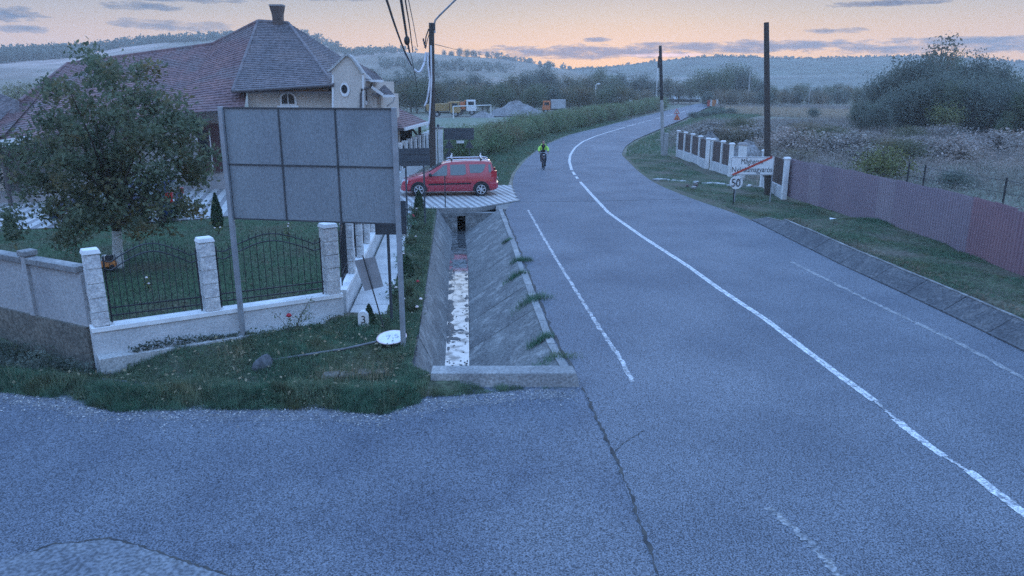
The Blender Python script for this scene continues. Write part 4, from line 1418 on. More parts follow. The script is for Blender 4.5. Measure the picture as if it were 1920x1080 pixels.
wire('overhead_cable', 'leftmost thick black overhead cable running up out of the picture', [(700, -70, 17), (725, 0, 21), (740, 46, 25), (757, 92, 31), (772, 123, 36.5)], .034)
wire('overhead_cable', 'black overhead cable with a dark splice bulge, second from left', [(742, -60, 19), (752, 0, 23), (760, 52, 28), (764, 78, 32), (768, 98, 37)], .042)
_o = MB().ball(V(763, 76, 32), (.12, .12, .19), 10, 8).build('cable_splice', WIRE, smooth=True)
_o.parent = bpy.data.objects.get('overhead_cable.001')
wire('overhead_cable', 'thin straight black cable just right of the bulging one', [(754, -60, 19), (760, 0, 23), (768, 50, 29), (774, 98, 37)], .022)
wire('overhead_cable', 'thinnest grey overhead cable, nearest to the wooden pole', [(756, -60, 20), (766, 0, 24), (775, 44, 30), (783, 88, 37)], .014)
wire('cable_loop', 'cable loop, its sheen painted white, hanging down beside the top of the wooden pole', [(757, 97, 34), (766, 116, 36.5), (771, 124, 37)], .026, WCAB)  # the white colour stands in for sheen on the cable
wire('cable_loop', 'curved cable with its sheen painted white, hooking up to the wooden pole', [(777, 130, 38), (783, 135, 38.1), (789, 132, 38.2), (795, 119, 38.3), (799, 98, 38.4)], .052, WCAB)  # sheen of this cable is put into its white colour
wire('overhead_cable', 'thin cable leaving the wooden pole towards the distant hill', [(816, 83, 38.5), (840, 89, 52), (862, 94, 75), (930, 108, 130)], .02)
wire('overhead_cable', 'thin dark cable dropping from the cable bundle down to the roof', [(770, 100, 37.2), (779, 145, 38.5), (783, 172, 40)], .016)

root = thing('utility_pole', 'slender concrete utility pole on the grass at the outside of the bend', 'utility pole')
p0, p1 = G(1243.5, 293), V(1238, 86, 55.9)
MB().tube([p0 + Vector((0, 0, -.2)), p0.lerp(p1, .5), p1], [.15, .12, .085], 10).build('pole', CPOLE, root, smooth=True)
MB().tube([p0.lerp(p1, .52), p0.lerp(p1, 1.0) + Vector((0, 0, .02))], [.135, .105], 10).build('dark_wrap', IRON, root, smooth=True)
MB().box((p1.x - .03, p1.y - .1, p1.z - 1.1), (.2, .14, .8)).build('box', IRON, root)
MB().box((p0.x + .12, p0.y - .1, .85), (.3, .26, 1.7)).build('cabinet', CPOLE, root, bevel=.02)

root = thing('utility_pole', 'bare dark wooden pole standing right behind the town sign', 'utility pole')
p0, p1 = G(1440, 366), V(1437, 42, 35.8)
MB().tube([p0 + Vector((0, 0, -.2)), p0.lerp(p1, .5), p1], [.16, .14, .115], 12).build('pole', WOOD, root, smooth=True)
MB().tube([p0 + Vector((-.13, -.12, -.1)), p0 + Vector((-.13, -.12, 1.3))], .03, 6).build('stay', BARK, root, smooth=True)

# ------------------------------------------------------------------ town sign and speed sign
Ys = 33.2
gz = .02
root = thing('town_sign', 'white end of village sign with a red slash over two lines of lettering', 'road sign')
a, b = V(1368.5, 328.5, Ys), V(1452.5, 294, Ys)
sxc, szc, sw, sh = (a.x + b.x) / 2, (a.z + b.z) / 2, b.x - a.x, b.z - a.z
MB().box((sxc, Ys, szc), (sw, .03, sh)).build('plate', SIGNW, root, bevel=.01)
mb = MB()
for x0, x1, z0, z1 in ((-.49, .49, .455, .475), (-.49, .49, -.475, -.455), (-.49, -.482, -.455, .455), (.482, .49, -.455, .455)):
    mb.box((sxc + sw * (x0 + x1) / 2, Ys - .019, szc + sh * (z0 + z1) / 2), (sw * (x1 - x0), .006, sh * (z1 - z0)))
mb.build('border', SIGNG, root)
for body, dz, size, sx_ in (('Măgherani', .235, .25, .95), ('Nyárádmagyarós', -.20, .25, .95)):
    me = text_mesh(body, size, INK)
    xs = [v.co.x for v in me.vertices]
    wid = max(xs) - min(xs)
    t = put('lettering', me, root, True)
    target = sw * (.50 if dz > 0 else .93)
    t.scale = (target / wid, 1.35, 1)
    t.rotation_euler = (math.pi / 2, 0, 0)
    t.location = (sxc - (.02 if dz > 0 else 0), Ys - .018, szc + sh * dz)
MB().bar((sxc - sw * .44, Ys - .028, szc - sh * .47), (sxc + sw * .44, Ys - .028, szc + sh * .49), .008, .085).build('red_slash', REDP, root)
for px in (1380, 1447):
    x = V(px, 340, Ys + .05).x
    MB().tube([(x, Ys + .055, -.2), (x, Ys + .055, szc + sh * .4)], .028, 8).build('post', GALV, root, smooth=True)
root = thing('speed_sign', 'round white sign reading 50 with a dark slash, below the town sign', 'road sign')
c = V(1380.5, 342.5, 32.6)
rr_ = 12.2 * 32.6 / F
MB().lathe([(rr_, 0), (rr_, .02)], 32, (c.x, 32.6, c.z), 'y').build('plate', SIGNW, root)
mb = MB().lathe([(rr_, -.004), (rr_, -.001)], 32, (c.x, 32.6, c.z), 'y')
tm = put('numeral', text_mesh('50', .42, INK), root, True)
tm.scale = (1.0, 1.2, 1)
tm.location = (c.x - .02, 32.588, c.z - .02)
tm.rotation_euler = (math.pi / 2, 0, 0)
MB().bar((c.x - rr_ * .68, 32.585, c.z - rr_ * .68), (c.x + rr_ * .68, 32.585, c.z + rr_ * .68), .01, .03).build('slash', SIGNG, root)
MB().tube([(c.x - .05, 32.66, -.2), (c.x - .05, 32.66, c.z + .2)], .026, 8).build('post', IRON, root, smooth=True)

# ------------------------------------------------------------------ white pillar fence and red metal fence
root = thing('pillar_fence', 'fence of white pillars and dark brown panels along the bend', 'fence')
pts_ = [(1270, 294.5), (1283, 299), (1296, 304), (1310.5, 310.5), (1324.5, 317)]
P5 = [G(*q) for q in pts_]
P8 = [G(1334, 319), G(1352, 325), G(1368, 332)]
P3 = [G(1428.5, 352), G(1469, 374)]
def run(P, parent):
    for i, p in enumerate(P):
        pi = MB().box((p.x, p.y, .92), (.21, .21, 1.86)).build('pillar', COPE, parent, bevel=.01)
        MB().box((p.x, p.y, 1.89), (.29, .29, .08), 0, .8).build('cap', COPE, pi).location = (0, 0, 0)
        if i + 1 < len(P):
            q = P[i + 1]
            d = (q - p).normalized()
            a, b = p + d * .125, q - d * .125
            MB().bar(a + Vector((0, 0, .2)), b + Vector((0, 0, .2)), .18, .7).build('base_wall', WHITE, parent)
            MB().bar(a + Vector((0, 0, 1.18)), b + Vector((0, 0, 1.18)), .05, 1.2).build('panel', BRKW, parent)
run(P5, root); run(P8, root)
root = thing('pillar_fence', 'short white pillar and brown panel fence joining the red metal fence', 'fence')
run(P3, root)
root = thing('gate_pillar', 'single wide white pillar rising behind the town sign', 'pillar')
p = G(1388, 338)
MB().box((p.x, p.y, .98), (.36, .36, 1.96)).build('pillar', COPE, root, bevel=.012)
MB().box((p.x, p.y, 2.0), (.46, .46, .1), 0, .8).build('cap', PLINTH, root)

root = thing('metal_fence', 'long purplish red corrugated metal fence along the right verge', 'fence')
F0, F1 = G(1472, 366, .12), Vector((14.1, 16.6, .33))
fpath = [F0, G(1620, 412, .22), G(1780, 466, .3), G(1920, 527, .33), Vector((14.3, 15.5, .33)), Vector((14.4, 12.5, .33))]
fa = resample([(q.x, q.y) for q in fpath], 200)
dd = np.concatenate([[0], np.cumsum(np.linalg.norm(np.diff(fa, axis=0), axis=1))])
SHC = [mat('fence_sheet_plum', (.275, .215, .245), (.245, .195, .23), .6, .45, spec=.5, fine=.08, fsc=40),
       mat('fence_sheet_red', (.29, .17, .19), (.255, .155, .18), .6, .45, spec=.5, fine=.08, fsc=40),
       mat('fence_sheet_faded', (.31, .255, .28), (.28, .23, .26), .6, .45, spec=.5, fine=.08, fsc=40)]
def sheet_mesh(m, L=1.12, H=1.85):
    ribs = 8
    prof = []
    for i in range(ribs):
        x = L * i / ribs
        w = L / ribs
        prof += [(x, 0), (x + w * .5, 0), (x + w * .62, -.03), (x + w * .88, -.03)]
    prof.append((L, 0))
    vs, fs = [], []
    for x, y in prof:
        vs += [(x, y, 0), (x, y, H)]
    for i in range(len(prof) - 1):
        fs.append((2 * i, 2 * i + 2, 2 * i + 3, 2 * i + 1))
    n = len(vs)
    vs += [(x, y + .004, z) for x, y, z in vs]
    fs += [tuple(reversed([k + n for k in f])) for f in list(fs)]
    return MB().add(vs, fs).mesh('sheet', m)
SM = [sheet_mesh(m) for m in SHC]
ns_ = int(dd[-1] / 1.12)
for i in range(ns_):
    s0, s1 = dd[-1] * i / ns_, dd[-1] * (i + 1) / ns_
    a = Vector((np.interp(s0, dd, fa[:, 0]), np.interp(s0, dd, fa[:, 1]), 0))
    b = Vector((np.interp(s1, dd, fa[:, 0]), np.interp(s1, dd, fa[:, 1]), 0))
    kk = 0
    if 17.6 < (a.y + b.y) / 2 + 0 < 19.2 or 19.2 < a.y < 21.4: kk = 1
    if i % 5 == 2 and kk == 0: kk = 2
    o = put('sheet', SM[kk], root, True)
    o.location = (a.x, a.y, .05 + .22 * np.interp(a.y, [20, 34], [1, .3]) + rnd.uniform(-.015, .015))
    o.rotation_euler = (rnd.uniform(-.008, .008), 0, math.atan2(b.y - a.y, b.x - a.x))
    o.scale = ((b - a).length / 1.12, 1, .94 + .02 * rnd.uniform(-1, 1))
    if i % 2 == 0:
        MB().box((a.x + .08, a.y + .02, 1.0), (.05, .05, 1.8)).build('fence_post', IRON, root)

# ------------------------------------------------------------------ cars
def build_car(name, label, paint, loc, rz, group=None):
    root = thing(name, label, 'car', loc, rz, group)
    ZT = [(-2.225, .50), (-2.2, .63), (-2.12, .72), (-1.9, .82), (-1.5, .93), (-1.12, 1.01), (-.95, 1.10), (-.3, 1.47), (-.1, 1.53), (.2, 1.57), (.8, 1.595), (1.6, 1.59),
          (1.93, 1.56), (2.0, 1.48), (2.07, 1.22), (2.12, 1.02), (2.18, .95), (2.225, .62)]
    PLN = [(-2.225, .74), (-2.15, .86), (-1.95, .95), (-1.6, .99), (-1.2, 1), (1.6, 1), (2.0, .975), (2.15, .93), (2.225, .87)]
    def sw(z):
        return np.interp(z, [.2, .34, .6, .9, 1.55], [.79, .86, .872, .85, .665])
    xs = sorted(set([t[0] for t in ZT] + list(np.linspace(-2.1, 2.1, 15))))
    vs, fs, rows = [], [], []
    for x in xs:
        zt = interp(x, ZT)
        pn = interp(x, PLN)
        zb = .22 if abs(x) < 1.9 else .22 + (abs(x) - 1.9) * .25
        sec = []
        for f in (0, .1, .3, .5, .7, .85, .95):
            z = zb + (zt - .055 - zb) * f
            sec.append((sw(z) * pn, z))
        w, z = sec[-1]
        sec += [(w * .965, zt - .02), (w * .85, zt - .004), (w * .45, zt + .006), (0, zt + .01)]
        full = [(-a, b) for a, b in sec] + [(a, b) for a, b in reversed(sec[:-1])]
        rows.append(len(vs))
        vs += [(x, y, z) for y, z in full]
    n = len(full)
    for i in range(len(xs) - 1):
        for k in range(n - 1):
            a, b = rows[i] + k, rows[i + 1] + k
            fs.append((a, b, b + 1, a + 1))
        fs.append((rows[i], rows[i] + n - 1, rows[i + 1] + n - 1, rows[i + 1]))
    fs.append(tuple(range(rows[0], rows[0] + n)))
    fs.append(tuple(reversed(range(rows[-1], rows[-1] + n))))
    body = MB().add(vs, fs).build('body', paint, root, True, True)
    def side(poly, m, nm, par, proud=.016, both=True):
        for sgn in ((-1, 1) if both else (-1,)):
            q = []
            for x, z in poly:
                q.append(Vector((x, sgn * (sw(z) * interp(x, PLN) + proud), z)))
            MB().prism(q, (0, -sgn * .012, 0)).build(nm, m, par, False, True)
    side([(-.86, .925), (-.33, 1.31), (-.27, 1.385), (-.08, 1.42), (-.09, .955)], CARG, 'side_window', root)
    side([(.07, .96), (.07, 1.425), (.77, 1.44), (.80, 1.02), (.66, .965)], CARG, 'side_window', root)
    side([(.98, 1.06), (.95, 1.43), (1.66, 1.44), (1.72, 1.40), (1.60, 1.14), (1.48, 1.06)], CARG, 'side_window', root)
    side([(1.86, 1.08), (1.84, 1.42), (1.93, 1.44), (2.0, 1.1)], CARG, 'quarter_glass', root, .014)
    side([(-.95, .52), (1.02, .56), (1.02, .62), (-.95, .59)], BLK, 'side_moulding', root, .02)
    for x0, x1 in ((-1.0, -.985), (-.005, .01), (.89, .905)):
        side([(x0, .34), (x1, .34), (x1, .95), (x0, .95)], BLK, 'door_seam', root, .004)
    for x in (-.2, .72):
        side([(x, .83), (x + .16, .83), (x + .16, .865), (x, .865)], paint, 'door_handle', root, .03)
    side([(-1.9, .25), (1.95, .25), (1.95, .30), (-1.9, .30)], BLK, 'sill', root, .008)
    # windscreen, rear window
    def top(xa, xb, wa, wb, m, nm):
        q = []
        for x, w in ((xa, -wa), (xa, wa), (xb, wb), (xb, -wb)):
            q.append((x, w, interp(x, ZT) + .022))
        MB().prism(q, (0, 0, -.012)).build(nm, m, root, False, True)
    top(-.93, -.33, .70, .60, CARG, 'windscreen')
    q = [(2.02, -.56, 1.44), (2.02, .56, 1.44), (2.115, .62, 1.08), (2.115, -.62, 1.08)]
    MB().prism([(a + .012, b, c) for a, b, c in q], (.01, 0, 0)).build('rear_window', CARG, root, False, True)
    for s_ in (-1, 1):
        MB().prism([(1.98, s_ * .80, .80), (1.98, s_ * .835, .80), (2.235, s_ * .77, .80), (2.235, s_ * .60, .80)], (0, 0, .35)).build('tail_lamp', LAMPR, root, False, True)
        MB().box((2.225, s_ * .66, .87), (.035, .2, .09)).build('reversing_lamp', LAMPW, root, False, True)
        MB().prism([(-2.19, s_ * .45, .58), (-2.215, s_ * .62, .58), (-1.98, s_ * .845, .58), (-1.85, s_ * .80, .60)], (0.03, 0, .17)).build('headlight', LAMPW, root, False, True)
        MB().ball((-.86, s_ * .97, .99), (.08, .11, .085), 10, 8).build('mirror', BLK, root, True, True)
        MB().tube([(-.1, s_ * .60, 1.585), (0, s_ * .60, 1.63), (1.75, s_ * .60, 1.645), (1.87, s_ * .60, 1.59)], .032, 6).build('roof_rail', ALLOY, root, True, True)
    for x in (.12, 1.5):
        MB().box((x, 0, 1.72), (.055, 1.36, .035)).build('roof_bar', ALLOY, root, False, True)
        for s_ in (-1, 1):
            MB().box((x, s_ * .62, 1.66), (.09, .07, .12), 0, .7).build('bar_foot', BLK, root, False, True)
            MB().box((x + .03, s_ * .68, 1.76), (.05, .07, .13), .2, .8).build('bar_end', TRIM, root, False, True)
    bf = [(-2.25, -.62), (-2.27, 0), (-2.25, .62), (-2.12, .80), (-1.93, .855), (-1.93, -.855), (-2.12, -.80)]
    MB().prism([(x, y, .26) for x, y in bf], (0, 0, .24)).build('front_bumper', paint, root, False, True, .03)
    MB().box((-2.265, 0, .37), (.03, .9, .12)).build('grille', BLK, root, False, True)
    br = [(2.30, -.62), (2.31, 0), (2.30, .62), (2.18, .83), (1.9, .868), (1.9, -.868), (2.18, -.83)]
    MB().prism([(x, y, .33) for x, y in br], (0, 0, .27)).build('rear_bumper', paint, root, False, True, .03)
    MB().box((2.315, 0, .70), (.012, .5, .11)).build('number_plate', SIGNW, root, False, True)
    for x in (-1.41, 1.495):
        for s_ in (-1, 1):
            arc = [(x + .385 * math.cos(t), s_ * .884, .30 + .385 * math.sin(t)) for t in np.linspace(-.12, math.pi + .12, 18)]
            MB().prism(arc, (0, -s_ * .2, 0)).build('wheel_arch', BLK, root, False, True)
            c = (x, s_ * .80, .305)
            wh = MB().lathe([(.20, -.09), (.285, -.095), (.305, -.07), (.307, .07), (.285, .095), (.20, .09)], 26, c, 'y', False).build('wheel', TYRE, root, True, True)
            rm = MB()
            yo = s_ * .085
            rm.lathe([(.19, yo - s_ * .03), (.215, yo - s_ * .03), (.215, yo + s_ * .01), (.19, yo + s_ * .012)], 26, c, 'y', False)
            rm.lathe([(.0001, yo - s_ * .02), (.055, yo - s_ * .02), (.05, yo + s_ * .012), (.0001, yo + s_ * .014)], 12, c, 'y')
            for k in range(6):
                t = k * math.pi / 3 + .3
                rm.bar((c[0] + .04 * math.cos(t), c[1] + yo, c[2] + .04 * math.sin(t)), (c[0] + .205 * math.cos(t), c[1] + yo - s_ * .005, c[2] + .205 * math.sin(t)), .05, .014, (0, 1, 0))
            rm.build('rim', ALLOY, wh, False, True)
            MB().lathe([(.0001, s_ * .05), (.195, s_ * .05), (.195, s_ * .056), (.0001, s_ * .057)], 20, c, 'y').build('brake_shield', BLK, wh, False, True)
    # seats seen through the glass
    return root
car = build_car('parked_car', 'red estate car with roof bars parked on the striped driveway', CARR, (-3.0, 35.75, .05), R(4.5))
car.scale = (1.0, 1.0, 1.02)
bc = G(205, 424, 0)
car2 = build_car('parked_car', 'dark blue car half hidden behind the leafy garden tree', CARB, (bc.x, bc.y + .8, .05), R(8))

# orange mower at the foot of the tree
root = thing('lawn_mower', 'small orange and black mower at the foot of the limewashed trunk', 'lawn mower')
b = G(206, 503, .08)
MB().box((b.x, b.y, .24), (.42, .5, .16), .3, .85).build('deck', ORNG, root, bevel=.03)
MB().box((b.x + .02, b.y, .38), (.2, .22, .16), .3, .8).build('engine', IRON, root, bevel=.02)
MB().box((b.x - .16, b.y + .1, .36), (.16, .18, .16), .3, .8).build('grass_bag', TRIM, root, bevel=.02)
for dx, dy in ((-.2, -.22), (.2, -.22), (-.2, .22), (.2, .22)):
    MB().lathe([(.10, -.03), (.10, .03)], 12, (b.x + dx, b.y + dy, .14), 'x').build('wheel', TYRE, root)
MB().tube([(b.x, b.y + .2, .3), (b.x + .05, b.y + .55, .9), (b.x + .06, b.y + .62, .95)], .025, 6).build('handle', ORNG, root, smooth=True)

# ------------------------------------------------------------------ cyclist
CY = G(1020, 320, 0)
bike = thing('bicycle', 'dark bicycle ridden towards the camera on the left side of the road', 'bicycle', (CY.x, CY.y + .35, .0), R(2.5))
def btube(nm, pts, r, m, par=bike, n=8):
    return MB().tube(pts, r, n).build(nm, m, par, True, True)
for nm, y in (('front_wheel', -.02), ('rear_wheel', 1.05)):
    prof = []
    wv = MB()
    n1, n2 = 28, 8
    vs, fs = [], []
    for i in range(n1):
        t = 2 * math.pi * i / n1
        for k in range(n2):
            p = 2 * math.pi * k / n2
            r_ = .335 + .024 * math.cos(p)
            vs.append((.024 * math.sin(p), y + r_ * math.cos(t), .36 + r_ * math.sin(t)))
    for i in range(n1):
        for k in range(n2):
            fs.append((i * n2 + k, ((i + 1) % n1) * n2 + k, ((i + 1) % n1) * n2 + (k + 1) % n2, i * n2 + (k + 1) % n2))
    w_ = wv.add(vs, fs).build('wheel', TYRE, bike, True, True)
    sp = MB()
    for k in range(10):
        t = k * math.pi / 5
        sp.bar((0, y, .36), (0, y + .32 * math.cos(t), .36 + .32 * math.sin(t)), .004, .004)
    sp.lathe([(.02, -.04), (.02, .04)], 8, (0, y, .36), 'x')
    sp.build('spokes', GALV, w_, False, True)
fr_ = MB()
for a, b in (((0, .18, .92), (0, .58, .36)), ((0, .18, .95), (0, .72, .88)), ((0, .58, .36), (0, .75, .95)), ((.04, .58, .36), (.05, 1.05, .36)), ((-.04, .58, .36), (-.05, 1.05, .36)), ((.03, .74, .86), (.05, 1.05, .36)), ((-.03, .74, .86), (-.05, 1.05, .36))):
    fr_.tube([a, b], .016, 7)
fr_.build('frame', mat('bike_frame', (.16, .035, .035), rough=.4), bike, True, True)
fk = MB()
for s_ in (-1, 1):
    fk.tube([(s_ * .045, -.02, .36), (s_ * .045, .10, .74), (0, .15, .80)], .013, 6)
fk.tube([(0, .15, .8), (0, .19, 1.02)], .018, 7)
fk.build('fork', IRON, bike, True, True)
btube('handlebar', [(-.30, .20, 1.03), (-.2, .12, 1.06), (0, .16, 1.06), (.2, .12, 1.06), (.30, .20, 1.03)], .014, GALV)
MB().box((0, .77, .98), (.15, .27, .06), 0, .8).build('saddle', BLK, bike, False, True, .02)
MB().lathe([(.10, -.01), (.10, .01)], 18, (.05, .58, .36), 'x').build('chainring', GALV, bike, False, True)
for s_, dy, dz in ((-1, -.05, .16), (1, .05, -.16)):
    MB().box((s_ * .14, .58 + dy, .36 + dz), (.1, .09, .025)).build('pedal', BLK, bike, False, True)
MB().ball((0, .05, .92), (.045, .05, .045), 8, 6).build('lamp', LAMPW, bike, True, True)

rider = thing('person', 'cyclist in an open bright yellow green jacket and dark trousers riding towards the camera', 'person', (CY.x, CY.y + .35, 0), R(2.5))
def skin_mesh(nm, verts, edges, radii, m, par, lvl=1, rootv=0):
    me = bpy.data.meshes.new(nm)
    me.from_pydata(verts, edges, [])
    me.materials.append(m)
    o = put(nm, me, par, True)
    o.modifiers.new('skin', 'SKIN')
    for i, sv in enumerate(me.skin_vertices[0].data):
        r = radii[i]
        sv.radius = r if isinstance(r, tuple) else (r, r)
        sv.use_root = (i == rootv)
    ss = o.modifiers.new('sub', 'SUBSURF')
    ss.levels = ss.render_levels = lvl
    # bake so that the figure is one plain mesh
    dg = bpy.context.evaluated_depsgraph_get()
    me2 = bpy.data.meshes.new_from_object(o.evaluated_get(dg))
    me2.polygons.foreach_set('use_smooth', [True] * len(me2.polygons))
    o.modifiers.clear()
    o.data = me2
    return o
def body_chain():
    v = [(0, .74, 1.02), (0, .66, 1.20), (0, .56, 1.38), (0, .50, 1.49), (0, .46, 1.56)]
    r = [(.15, .12), (.15, .11), (.175, .12), (.075, .07), (.06, .06)]
    e = [(0, 1), (1, 2), (2, 3), (3, 4)]
    for s_ in (-1, 1):
        k = len(v)
        v += [(s_ * .19, .54, 1.45), (s_ * .27, .44, 1.22), (s_ * .27, .24, 1.08)]
        r += [.07, .055, .04]
        e += [(2, k), (k, k + 1), (k + 1, k + 2)]
        k = len(v)
        up = s_ < 0
        kn = (s_ * .15, .40, .88 if up else .72)
        an = (s_ * .14, .56 if up else .66, .58 if up else .28)
        v += [(s_ * .10, .72, .98), kn, (s_ * .145, (kn[1] + an[1]) / 2 + .03, (kn[2] + an[2]) / 2), an, (an[0], an[1] - .17, an[2] - .06)]
        r += [.095, .065, .06, .042, .035]
        e += [(0, k), (k, k + 1), (k + 1, k + 2), (k + 2, k + 3), (k + 3, k + 4)]
    return v, e, r
v, e, r = body_chain()
bd_ = skin_mesh('body', v, e, r, DCLO, rider, 2)
# jacket: open front, so the dark chest shows between the two sides
jv = [(0, .74, 1.06), (0, .69, 1.22), (0, .60, 1.42), (-.10, .57, 1.50), (.10, .57, 1.50)]
jr = [(.17, .11), (.18, .10), (.17, .10), .07, .07]
je = [(0, 1), (1, 2), (2, 3), (2, 4)]
for s_, b_ in ((-1, 3), (1, 4)):
    k = len(jv)
    jv += [(s_ * .20, .53, 1.45), (s_ * .285, .43, 1.23), (s_ * .275, .27, 1.10), (s_ * .135, .545, 1.36), (s_ * .13, .58, 1.15)]
    jr += [.095, .08, .062, .085, .085]
    je += [(b_, k), (k, k + 1), (k + 1, k + 2), (k, k + 3), (k + 3, k + 4)]
skin_mesh('jacket', jv, je, jr, HIVIS, rider, 2)
hd = MB()
hd.ball((0, .43, 1.655), (.078, .098, .118), 16, 12)
hd.ball((0, .335, 1.645), (.014, .022, .02), 8, 6)
hd.ball((0, .37, 1.56), (.045, .04, .03), 10, 6)
for s_ in (-1, 1):
    hd.ball((s_ * .08, .44, 1.65), (.012, .025, .033), 8, 6)
hd.tube([(0, .47, 1.58), (0, .50, 1.48)], .055, 10)
hd = hd.build('head', SKIN, rider, True, True)
for s_ in (-1, 1):
    MB().ball((s_ * .03, .348, 1.672), (.011, .008, .008), 8, 6).build('eye', INK, hd, True, True)
MB().box((0, .342, 1.602), (.04, .01, .008)).build('mouth', ROSE, hd, False, True)
hr = MB().ball((0, .455, 1.69), (.086, .10, .105), 14, 10)
hr.build('hair', HAIR, hd, True, True)
for s_ in (-1, 1):
    h = MB()
    x0 = s_ * .27
    h.box((x0, .19, 1.07), (.085, .09, .035), 0, .9)
    for k in range(4):
        fx0 = x0 - .03 + k * .02
        L_f = (.045, .055, .05, .04)[k]
        h.tube([(fx0, .155, 1.075), (fx0, .115, 1.068), (fx0, .10, 1.04), (fx0, .10 + L_f * .4, 1.02)], .0095, 6)
    h.tube([(x0 - s_ * .04, .19, 1.07), (x0 - s_ * .06, .16, 1.055), (x0 - s_ * .055, .13, 1.035)], .011, 6)
    h.build('hand', SKIN, rider, True, True)
for s_, ya_, za_ in ((-1, .56, .56), (1, .66, .26)):
    MB().box((s_ * .14, ya_ - .07, za_ - .035), (.09, .26, .08), 0, .85).build('shoe', BLK, rider, False, True, .02)

# ------------------------------------------------------------------ vegetation
def tree_meshes(nm, seed, h, rx, trunk_h, ncl, nl, leaf, mleaf, spread=.33, flat=1.0, base=.18):
    rg = np.random.default_rng(seed)
    cz = (trunk_h + h) / 2
    rz = (h - trunk_h) / 2
    u = unit(rg.normal(size=(ncl, 3)))
    rad = rg.uniform(.35, 1.0, (ncl, 1)) ** .5
    C = u * rad * np.array([rx, rx, rz]) * (.86 + .26 * rg.uniform(-1, 1, (ncl, 1)))
    C[:, 2] += cz
    P = np.repeat(C, nl, 0) + rg.normal(size=(ncl * nl, 3)) * np.array([spread * rx, spread * rx, spread * rz * flat])
    top_ = np.percentile(P[:, 2], 99.3)
    P[:, 2] = np.where(P[:, 2] > 0, P[:, 2] * h / top_, P[:, 2])
    P = P[(P[:, 2] > .05) & (P[:, 2] < h * 1.03)]
    crown = np_mesh('crown', leaves(P, leaf, rg, .6), 4, mleaf)
    mb = MB()
    tr = h * .018 + .03
    mb.tube([(0, 0, -.2), (.03 * h * .1, 0, trunk_h), (0, .05, cz), (0, 0, h * .86)], [tr * 1.3, tr, tr * .7, tr * .2], 8)
    for i in range(0, ncl, max(1, ncl // 9)):
        c = C[i]
        z0 = min(trunk_h * .9 + abs(c[2] - trunk_h) * .3, h * .7)
        mb.tube([(0, 0, z0), (c[0] * .45, c[1] * .45, z0 * .45 + c[2] * .55), tuple(c)], tr * .5, 5, tr * .12)
    trunk = mb.mesh('trunk', BARK, True)
    return trunk, crown
def place_tree(protos, name, label, cat, group, x, y, h, z=0.0, wid=1.0):
    tk, cr, h0 = protos
    t = thing(name, label, cat, (x, y, z), rnd.uniform(0, 6.28), group)
    s_ = h / h0
    for nm, me in (('trunk', tk), ('crown', cr)):
        o = put(nm, me, t, True)
        o.scale = (s_ * wid, s_ * wid, s_)
    return t
def protos(nm, seed, h, rx, th, ncl, nl, leaf, m, **k):
    a, b = tree_meshes(nm, seed, h, rx, th, ncl, nl, leaf, m, **k)
    return (a, b, h)
PA = protos('a', 1, 10, 3.6, 1.2, 46, 120, .36, LEAFA, spread=.26)
PB = protos('b', 2, 10, 3.2, 1.0, 40, 110, .36, LEAFB, spread=.26)
PC = protos('c', 3, 10, 3.0, .8, 44, 120, .36, LEAFC, spread=.25)
PD = protos('d', 4, 10, 2.2, .6, 34, 55, .45, LEAFA)
PE = protos('e', 5, 10, 4.2, .4, 50, 110, .40, LEAFD, spread=.26)
PF = protos('f', 6, 10, 4.0, .3, 56, 130, .36, LEAFC, spread=.24)
def tree_px(p, name, label, cat, group, px, ybase, ytop, wid=1.0, z=0):
    g = G(px, ybase, z)
    h = V(px, ytop, g.y).z - z
    return place_tree(p, name, label, cat, group, g.x, g.y, h, z, wid)
ORD = ('first second third fourth fifth sixth seventh eighth ninth tenth eleventh twelfth thirteenth fourteenth fifteenth sixteenth seventeenth eighteenth nineteenth twentieth '
       'twenty-first twenty-second twenty-third twenty-fourth twenty-fifth twenty-sixth twenty-seventh twenty-eighth twenty-ninth thirtieth thirty-first thirty-second thirty-third thirty-fourth '
       'thirty-fifth thirty-sixth thirty-seventh thirty-eighth thirty-ninth fortieth forty-first forty-second forty-third forty-fourth forty-fifth forty-sixth forty-seventh forty-eighth').split()
CNT = {}
def nth(key, label):
    CNT[key] = CNT.get(key, 0) + 1
    return label % ORD[CNT[key] - 1]
# tree belt across the middle distance
GB = 'trees of the belt beyond the bend'
for px, yt in ((948, 152), (966, 146), (985, 141), (1003, 132), (1020, 120), (1040, 138), (1060, 136), (1082, 142), (1105, 138), (1128, 127), (1148, 140), (1165, 134), (1185, 142), (1205, 139),
               (1226, 146), (1250, 144), (1272, 152), (1295, 143), (1318, 129), (1332, 138), (1347, 126), (1362, 134), (1378, 119), (1392, 121), (1408, 138), (1428, 150), (1448, 160), (1468, 164),
               (1488, 158), (1508, 155), (1528, 162), (1548, 157), (1566, 152), (1584, 156), (1600, 160), (1622, 158)):
    p = rnd.choice((PA, PB, PC, PA, PC))
    tree_px(p, 'broadleaf_tree', nth('b', 'hazy tall tree of the belt beyond the bend, %s from its left end'), 'tree', GB, px + rnd.uniform(-4, 4), rnd.uniform(191, 196), yt + rnd.uniform(-2, 3), rnd.uniform(.85, 1.15))
for px in range(940, 1650, 17):
    if 1225 < px < 1320: continue
    p = rnd.choice((PB, PC, PE, PF))
    tree_px(p, 'low_tree', nth('l', 'low bushy tree at the foot of the far belt, %s from its left end'), 'tree', 'low trees at the foot of the belt', px + rnd.uniform(-6, 6), rnd.uniform(197, 201), rnd.uniform(166, 178), rnd.uniform(.9, 1.5))
